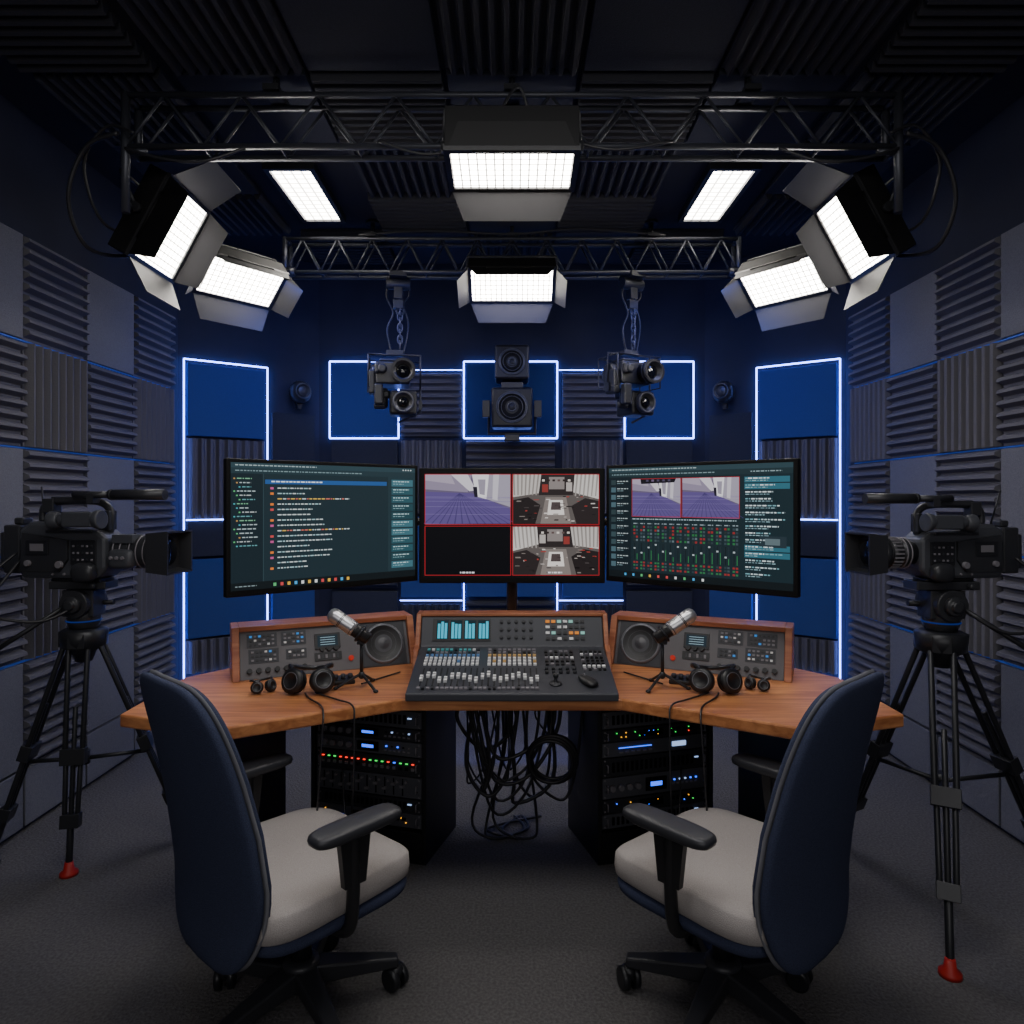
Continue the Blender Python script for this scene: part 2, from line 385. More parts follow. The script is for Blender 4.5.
for s in(-1,1):
    cable([(s*1.46,2.53,2.76),(s*1.6,2.56,2.72),(s*1.69,2.6,2.55),(s*1.68,2.7,2.4),(s*1.6,2.85,2.42),(s*1.53,2.9,2.5)],.008,'thick black power cable looping from truss to light')
    cable([(s*1.40,2.53,2.76),(s*1.52,2.56,2.80),(s*1.63,2.6,2.68),(s*1.62,2.7,2.5),(s*1.54,2.85,2.49)],.006,'black power cable looping from truss to light')
    cable([(s*1.0,2.56,2.72),(s*1.15,2.54,2.66),(s*1.3,2.54,2.67),(s*1.45,2.56,2.72)],.006,'black cable sagging below the truss')
cable([(-.5,2.55,2.74),(-.3,2.53,2.68),(-.1,2.5,2.74),(.02,2.53,2.93),(.1,2.55,2.8),(.35,2.53,2.7),(.6,2.55,2.74)],.006,'black cable draped along the truss')
cable([(-.9,4.0,2.95),(-.5,3.98,2.97),(0,3.98,2.95),(.4,3.98,2.98),(.9,4.0,2.95)],.008,'black cable lying along the rear truss')
# ------------------------------------------------------------ hanging cameras
def chain(b,x,y,z1,z0):
    n=int((z1-z0)/.034)
    for i in range(n):
        z=z1-.025-i*(z1-z0-.02)/n
        pts=[]
        for k in range(14):
            t=2*math.pi*k/14; uu=.014*math.cos(t); vv=.026*math.sin(t)
            pts.append((x+(uu if i%2==0 else 0),y+(uu if i%2 else 0),z+vv))
        b.tube(pts,.005,6,0,True)
for s in(-1,1):
    e=thing('hanging_camera','black twin-lens studio camera in a bracket hung by chain','camera',(s*.695,4.05,2.26),.15 if s<0 else .45,group='chain-hung studio cameras')
    b=MB(); chain(b,.03,0,.46,.03); b.obj('chain',RACK,e)
    b=MB(); b.tube(catmull([(-.02,0,.45),(-.05,0,.35),(-.01,0,.25),(-.045,0,.15),(-.02,0,.01)],6),.006); b.tube(catmull([(.06,0,.45),(.085,0,.36),(.05,0,.3),(.08,0,.18),(.05,0,.01)],6),.005); b.obj('signal_cable',CAB,e)
    b=MB(); b.box((0.02,0,.465),(.10,.14,.03)); b.cyl((-.05,0,.42),(.09,0,.42),.034,seg=14); b.box((0.02,0,.37),(.05,.05,.08)); b.box((0.02,0,.30),(.06,.04,.05)); b.torus((.03,0,.26),(0,1,0),.022,.007,16); b.obj('truss_clamp',DRK,e,bevel=.004)
    b=MB(); b.tube([(-.15,0,-.2),(-.15,0,.0),(.15,0,.0),(.15,0,-.34),(.02,0,-.40)],.007,8); b.box((0,0,.01),(.1,.05,.03)); b.tube([(-.15,-.1,-.02),(-.15,.1,-.02),(.15,.1,-.02),(.15,-.1,-.02)],.005,6,0,True)
    b.tube([(-.15,-.1,-.02),(-.15,-.1,-.2),(-.15,.1,-.2),(-.15,.1,-.02)],.005,6); b.tube([(.15,-.1,-.02),(.15,-.1,-.2),(.15,.1,-.2),(.15,.1,-.02)],.005,6)
    b.box((-.15,0,-.2),(.02,.05,.05)); b.box((.15,0,-.3),(.02,.05,.05)); b.obj('bracket',DRK,e)
    b=MB(); b.box((-.01,.01,-.12),(.2,.2,.13)); b.cyl((-.1,.02,-.12),(-.14,.02,-.12),.065,seg=20); b.box((-.13,-.02,-.17),(.04,.10,.14)); b.box((-.03,.0,-.045),(.12,.14,.02)); b.box((-.1,-.1,-.1),(.03,.03,.06)); b.cyl((-.07,-.09,-.10),(-.07,-.12,-.10),.028); b.box((-.09,-.1,-.25),(.05,.05,.12)); b.cyl((-.12,-.05,-.31),(-.05,-.05,-.31),.02); b.obj('camera_body',CAMD,e,bevel=.012)
    b=MB(); b.lathe((.05,-.09,-.12),(0,-1,0),[(0,.06),(.05,.06),(.05,.070,1),(.06,.070,1),(.06,.064),(.08,.064),(.08,.070,1),(.09,.070,1),(.09,.055),(.06,.04)],24); ln=b.obj('lens',[BLK,CAMB],e)
    MB().lathe((.05,-.145,-.12),(0,-1,0),[(0,.05),(.012,.03),(.016,.0)],20).obj('lens_glass',GLASS,ln)
    b=MB(); b.box((.05,.01,-.29),(.16,.17,.14)); b.box((-.05,0,-.24),(.05,.1,.05)); b.cyl((-.06,-.02,-.32),(-.06,-.02,-.2),.02); b.obj('lower_camera_body',BLK2,e,bevel=.014)
    b=MB(); b.lathe((.05,-.07,-.29),(0,-1,0),[(0,.062),(.04,.062,1),(.045,.058,1),(.04,.05,1),(.02,.035),(.02,.034)],24); ln=b.obj('lens',[BLK2,RACK],e)
    MB().lathe((.05,-.092,-.29),(0,-1,0),[(0,.033),(.01,.02),(.013,0)],20).obj('lens_glass',GLASS,ln)
def driver(b,c,ax,r,mi_ring=0,mi_cone=1,mi_dust=2):
    b.lathe(c,ax,[(0,r,mi_ring),(.006,r,mi_ring),(.008,r*.9,mi_ring),(.004,r*.84,mi_cone),(.0015,r*.45,mi_cone),(.0015,r*.3,mi_dust),(.006,r*.2,mi_dust),(.008,.0,mi_dust)],28)
CONE=mat('speaker_cone','#1a1b1f',.5); RINGM=mat('speaker_ring','#6c6e75',.35,.4); RINGD=mat('speaker_ring_dark','#54565c',.35,.4)
e=thing('studio_speaker','two stacked black speakers in a yoke on a wall arm','speaker',(0,4.52,1.83))
for zc,w,h in((.47,.225,.225),(.175,.27,.26)):
    b=MB(); b.box((0,.02,zc),(w,.2,h)); cb=b.obj('speaker_cabinet',BLK,e,bevel=.015)
    b=MB(); driver(b,(0,-.08,zc),(0,-1,0),w*.36); b.torus((0,-.084,zc),(0,-1,0),w*.37,.005,28,0); b.torus((0,-.087,zc),(0,-1,0),w*.26,.0025,24,0); b.torus((0,-.087,zc),(0,-1,0),w*.10,.005,20,0); b.obj('speaker_driver',[RINGD,BEZ,BLK2],cb)
b=MB(); b.tube([(-.155,.02,.2),(-.155,.02,.01),(.155,.02,.01),(.155,.02,.2)],.013,8); b.box((0,.02,.325),(.14,.12,.04)); b.box((-.17,.0,.17),(.05,.08,.11)); b.box((.17,.0,.17),(.05,.08,.11)); b.box((0,0,-.02),(.1,.1,.04)); b.obj('yoke',CAMD,e,bevel=.004)
b=MB(); b.cyl((0,.1,.33),(0,.25,.33),.02); b.box((0,.235,.33),(.1,.03,.14)); b.obj('wall_arm',BLK2,e)
for s in(-1,1):
    p=aw(s,.74,2.13)
    e=thing('wall_speaker','small round black speaker on a bracket near the glowing frames','speaker',p,-s*ang,group='small round wall speakers')
    b=MB(); b.cyl((0,0,.0),(0,-.05,0),.03); b.cyl((0,-.004,.0),(0,0,0),.05); b.box((0,-.05,-.085),(.03,.03,.05)); b.obj('bracket',BLK2,e)
    b=MB(); b.sup((0,-.09,0),(.07,.06,.075),.9,.9,0,24,12); b.obj('speaker_housing',CAMD,e)
    b=MB(); driver(b,(0,-.142,0),(0,-1,0),.05); b.torus((0,-.15,0),(0,-1,0),.05,.004,20,0); b.obj('speaker_driver',[RINGD,CONE,DRK],e)
# ------------------------------------------------------------ desk
desk=thing('control_desk','angled wooden studio desk with dark supports','desk',(0,2.5,0))
dp=[(-.36,2.23),(-.82,1.95),(-1.19,2.07),(-1.2,2.5),(-.88,2.95),(-.45,3.1)]; dp=dp+[(-x,y) for x,y in dp[::-1]]
MB().prism([(x,y-2.5) for x,y in dp],.71,.75,lambda a,b,h:(a,b,h)).obj('desktop',WOOD,desk,bevel=.006)
for s in(-1,1):
    b=MB(); p=[(s*.88,2.66),(s*.99,2.14),(s*1.03,2.15),(s*.92,2.67)]
    b.prism([(x,y-2.5) for x,y in p],0,.71,lambda a,b,h:(a,b,h)); b.obj('side_panel',DRK,desk,bevel=.003)
b=MB(); b.b2(-.80,.80,.5,.53,.60,.71); b.obj('modesty_panel',DRK,desk)
# racks
def rack(loc,rz,label,seed,style):
    random.seed(seed)
    W,D,H=.50,.33,.705
    e=thing('equipment_rack',label,'equipment rack',loc,rz)
    b=MB(); t=.018
    b.b2(-W/2,-W/2+t,0,D,0,H); b.b2(W/2-t,W/2,0,D,0,H); b.b2(-W/2+t,W/2-t,0,D,H-.02,H); b.b2(-W/2+t,W/2-t,0,D,0,.12); b.b2(-W/2+t,W/2-t,D-.02,D,.12,H-.02)
    b.obj('cabinet',BLK,e,bevel=.003)
    ms=[DRK,RACK,emat('#2f62ff',2.4),emat('#2fe055',1.5),emat('#ff3424',1.8),emat('#ffb030',1.5),BEZ,emat('#a8c8ff',1.2),GREY]
    z=H-.022; hs=[.05,.05,.07,.05,.06,.075,.085,.055,.06,.06]; x0=-W/2+t+.004; x1=-x0
    for i,h in enumerate(hs):
        z0=z-h
        if z0<.12: break
        b=MB(); b.b2(x0,x1,.01,.28,z0+.003,z-.003,0 if i%2 else 1)
        b.M=Matrix.Translation((0,.006,0))
        for xx in(x0+.010,x1-.010):
            for zz in(z0+.010,z-.010): b.cyl((xx,.004,zz),(xx,.001,zz),.0035,seg=8,mi=8)
        zc=(z0+z)/2; kind=style[i%len(style)]; y=.002
        if kind=='L':
            for r_ in range(2):
                for k in range(20):
                    if random.random()<.25: b.box((x0+.04+k*.0195,y,zc-.008+r_*.016),(.004,.004,.0035),random.choice([3,3,4,5,2]))
            b.box((-.02,y,zc),(.10,.004,h*.5),6)
            for k in range(4): b.box((.07+k*.028,y,zc+.004),(.018,.004,.012),6)
        if kind=='D':
            b.box((.0,y,zc),(.09,.004,h*.6),6); b.box((.0,y-.002,zc),(.05,.002,h*.2),2)
            for k in range(4): b.lathe((x0+.04+k*.036,.004,zc),(0,-1,0),[(0,.013),(.014,.011)],12,8)
            for k in range(5): b.box((.08+k*.024,y,zc+.006),(.007,.004,.005),random.choice([2,7,6,8]))
            for k in range(6): b.box((.075+k*.02,y,zc-.010),(.010,.004,.006),8)
        if kind=='B':
            for k in range(16):
                x=x0+.03+k*.026; b.box((x,y,zc+.012),(.010,.004,.004),random.choice([4,4,3,3,5,2]))
                b.box((x,y,zc-.008),(.012,.008,.010),random.choice([6,8,8]))
        if kind=='F':
            for k in range(10):
                x=x0+.035+k*.038; b.box((x,y,zc),(.004,.003,h*.75),6); b.box((x,-.003,zc+random.uniform(-.02,.02)),(.016,.012,.009),8)
                b.lathe((x+.016,.004,zc+h*.25),(0,-1,0),[(0,.006),(.01,.005)],8,8)
        if kind=='V':
            for k in range(18): b.box((x0+.045+k*.02,y,zc),(.010,.004,h*.5),6)
            b.box((x1-.05,y,zc+.006),(.016,.004,.004),7)
        if kind=='W':
            b.box((.10,y,zc),(.06,.004,h*.3),7); b.box((-.09,y,zc+.005),(.14,.004,.003),2)
            for k in range(6): b.box((-.15+k*.025,y,zc-.012),(.014,.004,.006),8)
        for xx in(x0+.018,x1-.018): b.tube([(xx,.006,zc-.013),(xx,-.01,zc-.013),(xx,-.01,zc+.013),(xx,.006,zc+.013)],.0028,6,8)
        b.obj('rack_unit',ms,e); z=z0
ra=math.atan2(.15,.5)
rack((-.57,2.68,0),-ra*.95,'dark rack cabinet with green, red and blue indicators under desk',5,'LDVDDBFVLD')
rack((.57,2.68,0),ra*.95,'dark rack cabinet with blue displays under the desk',9,'DDVLWVDLVD')
# ------------------------------------------------------------ mixing console
con=thing('mixing_console','wide dark grey mixing console with coloured keys and wooden cheeks','mixing console',(0,2.20,.75))
HW=.345
prof=[(0,0),(0,.025),(.36,.10),(.41,.205),(.46,.205),(.46,0)]
MB().prism(prof,-HW,HW,lambda a,b,h:(h,a,b)).obj('console_body',CONS,con,bevel=.004)
cp=[(.27,0),(.30,.095),(.345,.11),(.40,.218),(.475,.218),(.475,0)]
for s in(-1,1):
    a,b_=sorted((s*HW,s*(HW+.018))); MB().prism(cp,a,b_,lambda a,b,h:(h,a,b)).obj('wooden_cheek',WOODR,con,bevel=.003)
MB().b2(-HW,HW,.405,.475,.2055,.218).obj('wooden_top_rail',WOODR,con,bevel=.003)
S=frame((0,0,.025),(1,0,0),(0,.36,.075)); SL=math.hypot(.36,.075)
Bm=frame((0,.36,.10),(1,0,0),(0,.05,.105)); BL=math.hypot(.05,.105)
keyc={'w':WHITE,'b':mat('key_blue','#5d86b8',.5),'y':mat('key_yellow','#c9a468',.5),'k':BLK,'g':GREY,'t':mat('key_teal','#4fa3a8',.5)}
kl=list(keyc.keys()); km=[keyc[k] for k in kl]
b=MB(); b.M=S
def keys(x0,x1,s0,s1,nx,ns,pal,wd=.62):
    for j in range(ns):
        c=pal[j%len(pal)]
        for i in range(nx):
            x=x0+(i+.5)*(x1-x0)/nx; y=s0+(j+.5)*(s1-s0)/ns; cc=random.choice(c)
            b.box((x,y,.003),((x1-x0)/nx*wd,(s1-s0)/ns*.5,.006),kl.index(cc))
keys(-.315,-.115,.20,.345,12,6,['w','wwb','w','b','kg','kwt'])
keys(-.09,.09,.20,.345,10,6,['w','yww','w','y','kg','gk'])
keys(.115,.225,.20,.33,6,5,['kg','k','gw','k','gk']); keys(.245,.33,.16,.33,5,7,['kg','w','k','gk','k','gw','k'])
keys(-.315,.09,.02,.045,26,1,['kgg'])
b.obj('button',km,con,kind='stuff')
def many(bm_fn,name,mats,pts,parent,bev=0):
    o=None
    for p in pts:
        if o is None:
            q=MB(); bm_fn(q); o=q.obj(name,mats,parent,bevel=bev); k=o
        else:
            k=o.copy(); COL.objects.link(k)
        k.matrix_local=p
def onS(F,x,s): return F@Matrix.Translation((x,s,0))
fx=[-.305+i*.0205 for i in range(20)]
b=MB(); b.M=S
for x in fx: b.box((x,.12,.0008),(.005,.13,.0016))
b.obj('fader_slots',[RUB],con)
fy=[.10+.018*math.sin(i*1.3)+.006*(i%3) for i in range(20)]
many(lambda q:(q.box((0,0,.006),(.011,.030,.010),0),q.box((0,0,.0115),(.011,.003,.001),1)),'fader',[WHITE,BLK],[onS(S,x,y) for x,y in zip(fx,fy)],con,.002)
many(lambda q:q.lathe((0,0,0),(0,0,1),[(0,.007),(.008,.006),(.009,.0)],14),'knob',[BLK2],[onS(S,.12+.024*(i%5),.175-.026*(i//5)) for i in range(10)],con)
b=MB(); b.M=onS(S,.145,.07); b.lathe((0,0,0),(0,0,1),[(0,.022),(.004,.020),(.006,.010),(.010,.005),(.026,.005)],20); b.sup((0,0,.03),(.010,.010,.009),1,1,0,16,8); b.obj('joystick',BLK2,con)
b=MB(); b.M=Bm; cyan=emat('#3fb8d6',1.1); dk=emat('#0d2a33',.8)
b.box((-.19,BL*.55,.002),(.22,.085,.004),0)
for k in range(4):
    x=-.275+k*.052; b.box((x+.012,BL*.55,.0045),(.044,.072,.001),2)
    for q in range(3):
        hh=random.uniform(.055,.068); b.box((x-.001+q*.013,BL*.55-.034+hh/2,.0055),(.010,hh,.001),1)
b.obj('meter_display',[BLK,cyan,dk],con)
b=MB(); b.M=Bm
for i in range(7):
    for j in range(4):
        b.box((.135+i*.022,.030+j*.022,.003),(.015,.010,.005),[2,3,1,3,0,0,2][(i+2*j)%7] if j in(1,3) else random.choice([0,0,1]))
b.obj('bridge_buttons',[BLK,WHITE,emat('#e08a3a',.9),emat('#9fdcd0',.7)],con,kind='stuff')
many(lambda q:q.lathe((0,0,0),(0,0,1),[(0,.007),(.009,.006)],12),'knob',[BLK2],[onS(Bm,-.04+.028*(i%5),.035+.030*(i//5)) for i in range(15)],con)
mo=thing('computer_mouse','small black computer mouse resting on the console','computer mouse',M=Matrix.Translation((.252,2.275,.7915))@Matrix.Rotation(math.atan2(.075,.36),4,'X')@Matrix.Rotation(.5,4,'Z'))
MB().sup((0,0,.008),(.022,.045,.011),.8,.8,0,24,10,lambda x,y,z:(x*(1-.15*y/.045),y,z*(1-.2*y/.045) if z>0 else z*.8)).obj('mouse_body',BLK,mo)
MB().cyl((-.003,.022,.018),(.003,.022,.018),.005,seg=12).obj('scroll_wheel',GREY,mo)
# ------------------------------------------------------------ side control units
def unit(s):
    a=math.atan2(.25,.545); e=thing('control_panel_unit','wooden cabinet with grey control panel and round speaker on the desk','control panel',(s*.69,2.58,.75),-s*a,group='wooden side control units')
    m=-s
    L=.315; pr=[(0,0),(.07,.165),(.17,.165),(.17,0)]
    pc=[(-.015,0),(.055,.183),(.18,.183),(.18,0)]
    for q in(-1,1):
        x0,x1=sorted((q*L,q*(L+.026))); MB().prism(pc,x0,x1,lambda a,b,h:(h,a,b)).obj('wooden_end',WOODR,e,bevel=.003)
    MB().prism([(.058,.165),(.058,.183),(.18,.183),(.18,0),(.17,0),(.17,.165)],-L,L,lambda a,b,h:(h,a,b)).obj('wooden_top',WOODR,e,bevel=.002)
    MB().prism(pr,-L,L,lambda a,b,h:(h,a,b)).obj('control_face',FACE,e,bevel=.002)
    F=frame((0,0,0),(1,0,0),(0,.07,.165)); FL=.179
    b=MB(); b.M=F; cx=m*.215
    b.box((cx,FL*.5,.002),(.175,.17,.004),3); driver(b,(cx,FL*.5,.003),(0,0,1),.078,0,1,2); b.torus((cx,FL*.5,.006),(0,0,1),.077,.003,30,0); b.torus((cx,FL*.5,.004),(0,0,1),.05,.002,26,2)
    b.obj('speaker_driver',[RINGM,CONE,mat('dust_cap','#3c3d43',.4),DRK],e)
    b=MB(); b.M=F; b.box((-m*.0,FL*.66,.003),(.095,.058,.006),0); b.box((-m*.0,FL*.66,.0065),(.075,.042,.001),1)
    for k in range(4): b.box((-m*.0,FL*.66-.014+k*.009,.0075),(.055,.0025,.0006),2)
    b.obj('display',[BLK,emat('#1c2c36',1),emat('#9fb8c4',.8)],e)
    b=MB(); b.M=F
    for (gx,gs,nx,ns) in((.085,.118,5,3),(.19,.118,6,3),(.085,.066,4,2),(.185,.060,6,3)):
        w=nx*.0155; h=ns*.015
        b.box((-m*(gx+w/2),gs+h/2,.001),(w+.012,h+.006,.002),1)
        for i in range(nx):
            for j in range(ns):
                b.box((-m*(gx+.008+i*.0155),gs+.0075+j*.015,.003),(.009,.007,.004),random.choice([0,4,4,0,4,0,4,0,2,3]))
    b.box((-m*.0,.06,.002),(.10,.03,.004),0)
    for i in range(6): b.box((-m*(-.035+.014*i),.06,.0045),(.008,.014,.002),4 if i%2 else 1)
    b.obj('panel_buttons',[BLK,DRK,WHITE,emat('#49a6ff',.6),GREY,emat('#d03424',.6)],e,kind='stuff')
    kp=[onS(F,-m*(-.03+.026*i),.088) for i in range(3)]+[onS(F,-m*(.09+.032*i),.03) for i in range(7)]
    many(lambda q:q.lathe((0,0,0),(0,0,1),[(0,.010),(.013,.009)],14),'knob',[BLK],kp,e)
    b=MB(); b.M=onS(F,m*.085,.045); b.lathe((0,0,0),(0,0,1),[(0,.010),(.01,.009)],16); b.obj('red_button',emat('#d03424',.6),e)
unit(-1); unit(1)
# ------------------------------------------------------------ monitors
def R_(l,u0,v0,u1,v1,c): return (l,[(u0,v0),(u0,v1),(u1,v1),(u1,v0)],c)
def words(L,l,u,v,ln,h,cs):
    x=u; h*=.7
    while x<u+ln:
        w=random.uniform(.006,.022); w=min(w,u+ln-x)
        L.append(R_(l,x,v,x+w,v+h,random.choice(cs) if isinstance(cs,(list,tuple)) else cs)); x+=w+.005
def vid_room(L,u0,v0,u1,v1,l=2):
    f=lambda a,b:(u0+a*(u1-u0),v0+b*(v1-v0))
    P=lambda lay,pts,c:L.append((lay,[f(*p) for p in pts][::1],c))
    P(l,[(0,0),(0,1),(1,1),(1,0)],'#625872')
    P(l+1,[(0,.35),(0,1),(1,1),(1,.7),(.55,.38)],'#5a4c82')
    for i in range(13): P(l+2,[(.4,.38),(i*.09-.02,1),(i*.09-.005,1),(.405,.38)],'#43386a')
    for i in range(6):
        y=.45+i*i*.022; P(l+2,[(0,y),(0,y+.008),(1,y+.02),(1,y+.012)],'#766a9c')
    P(l+1,[(0,0),(0,.3),(.5,.36),(.55,0)],'#8a8096')
    P(l+2,[(0,.0),(0,.12),(.35,.2),(.3,0)],'#a499ac')
    P(l+2,[(.3,0),(.52,.34),(.6,.32),(.5,0)],'#cfcad4')
    P(l+2,[(.55,0),(.6,.45),(.72,.5),(.75,0)],'#e4e2e8')
    P(l+2,[(.75,0),(.72,.5),(1,.66),(1,0)],'#9c96a6')
    P(l+3,[(.8,0),(.79,.5),(.85,.53),(.87,0)],'#c2bdc8')
    P(l+3,[(.62,.1),(.64,.4),(.70,.42),(.71,.1)],'#948e9e')
    P(l+3,[(.56,.25),(.58,.46),(.62,.46),(.61,.25)],'#1f1b2a')
def vid_desk(L,u0,v0,u1,v1,l=2,fl=0):
    f=lambda a,b:(u0+(1-a if fl else a)*(u1-u0),v0+b*(v1-v0))
    P=lambda lay,pts,c:L.append((lay,[f(*p) for p in pts],c))
    P(l,[(0,0),(0,1),(1,1),(1,0)],'#5a5452')
    P(l+1,[(0,0),(0,.46),(.30,.38),(.33,0)],'#bdb7b3'); P(l+1,[(.72,0),(.70,.36),(1,.50),(1,0)],'#c9c4c0')
    for i in range(7): P(l+2,[(.0+i*.048,0),(.01+i*.042,.42),(.026+i*.042,.42),(.020+i*.048,0)],'#8a8480')
    for i in range(6): P(l+2,[(.74+i*.047,0),(.72+i*.047,.44),(.735+i*.047,.44),(.762+i*.047,0)],'#96908c')
    P(l+2,[(.33,0),(.30,.42),(.70,.42),(.72,0)],'#2b2526')
    P(l+3,[(.42,.05),(.42,.30),(.60,.30),(.60,.05)],'#847c7a')
    P(l+3,[(.34,.20),(.34,.36),(.41,.36),(.41,.20)],'#8a3632'); P(l+3,[(.62,.16),(.62,.34),(.69,.34),(.69,.16)],'#b0a8a4')
    for i in range(6): P(l+4,[(.34+i*.06,.10),(.34+i*.06,.14),(.37+i*.06,.14),(.37+i*.06,.10)],random.choice(['#a83a34','#d8d0c8','#5a4a48','#2a2020']))
    P(l+3,[(.0,.52),(.0,1),(.26,1),(.32,.62),(.18,.46)],'#231e1f'); P(l+3,[(1,.54),(1,1),(.74,1),(.68,.64),(.84,.48)],'#292324')
    P(l+3,[(.38,.46),(.32,1),(.68,1),(.62,.46)],'#7c7470')
    P(l+4,[(.42,.52),(.40,.82),(.60,.82),(.58,.52)],'#e0d9d4'); P(l+5,[(.45,.56),(.44,.72),(.56,.72),(.55,.56)],'#4a4040')
    for _ in range(46):
        a=random.uniform(.02,.94); bq=random.uniform(.42,.94); w=random.uniform(.01,.06); h=random.uniform(.008,.03)
        P(l+5,[(a,bq),(a-.006,bq+h),(a+w,bq+h),(a+w+.004,bq)],random.choice(['#0e0b0c','#1c1819','#4a4444','#d0c8c4','#9c948f','#7c746f','#a03a34','#1c1819']))
def left_items():
    L=[R_(0,0,0,1,1,'#1d2d34'),R_(1,0,0,1,.04,'#2a4048'),R_(1,0,.04,1,.085,'#22353c'),R_(1,0,.085,.15,.94,'#17252c'),R_(1,.84,.085,1,.94,'#20353c'),R_(1,0,.94,1,1,'#10181c'),R_(2,.16,.13,.82,.165,'#27538f'),R_(1,.15,.085,.153,.94,'#31464d'),R_(1,.833,.085,.836,.94,'#31464d')]
    words(L,2,.02,.015,.4,.012,'#9fb0b4'); words(L,2,.02,.058,.65,.012,'#7a9096')
    for i in range(4): L.append(R_(2,.92+i*.016,.015,.927+i*.016,.026,'#cfd8da'))
    for i in range(17):
        v=.12+i*.033; ind=.012*(i%3); L.append(R_(2,.012+ind,v,.020+ind,v+.011,random.choice(['#58b070','#48a0a8','#b08850']))); words(L,2,.028+ind,v,random.uniform(.04,.10-ind),.012,random.choice(['#74b08a','#a8b8bc','#5f9aa0','#b0b8ba']))
    words(L,3,.19,.14,.26,.014,'#e4ecf4')
    for i in range(16):
        v=.19+i*.043; bold=i in(2,8)
        if i%3!=2: L.append(R_(2,.185,v,.201,v+.018,random.choice(['#c0508c','#e07a30','#c84848','#c85a48'])))
        words(L,2,.22,v+.003,random.uniform(.12,.30) if not bold else .38,.013,['#c8d2d4','#9fc0c8','#c8d2d4'] if not bold else ['#d8b050','#c8d2d4','#d07060'])
    for i in range(11):
        v=.11+i*.074; L.append(R_(2,.85,v,.985,v+.06,random.choice(['#2c525c','#24444c','#3c6874','#28505a']))); words(L,3,.86,v+.012,.1,.012,'#b4d0d6'); words(L,3,.86,v+.035,.07,.010,'#7fa0a8')
    words(L,2,.02,.965,.1,.012,'#7a8a8e')
    for i in range(12): L.append(R_(2,.2+i*.035,.958,.214+i*.035,.984,random.choice(['#c84848','#48a0d8','#e0b040','#d8dcdc','#58b070'])))
    return L
def mid_items():
    L=[R_(0,0,0,1,1,'#08090c')]
    vid_room(L,.015,.03,.49,.49); vid_desk(L,.505,.03,.985,.49); vid_desk(L,.505,.52,.985,.97,2,1)
    L.append(R_(2,.015,.52,.49,.97,'#05060c'))
    for u0,v0,u1,v1 in((.012,.025,.495,.5),(.502,.025,.988,.5),(.012,.51,.495,.975),(.502,.51,.988,.975)):
        t=.004
        L+= [R_(8,u0,v0,u1,v0+t*1.6,'#a8222a'),R_(8,u0,v1-t*1.6,u1,v1,'#a8222a'),R_(8,u0,v0,u0+t,v1,'#a8222a'),R_(8,u1-t,v0,u1,v1,'#a8222a')]
    for u in(.21,.70): words(L,9,u,.94,.08,.02,'#e8e8ee')
    return L
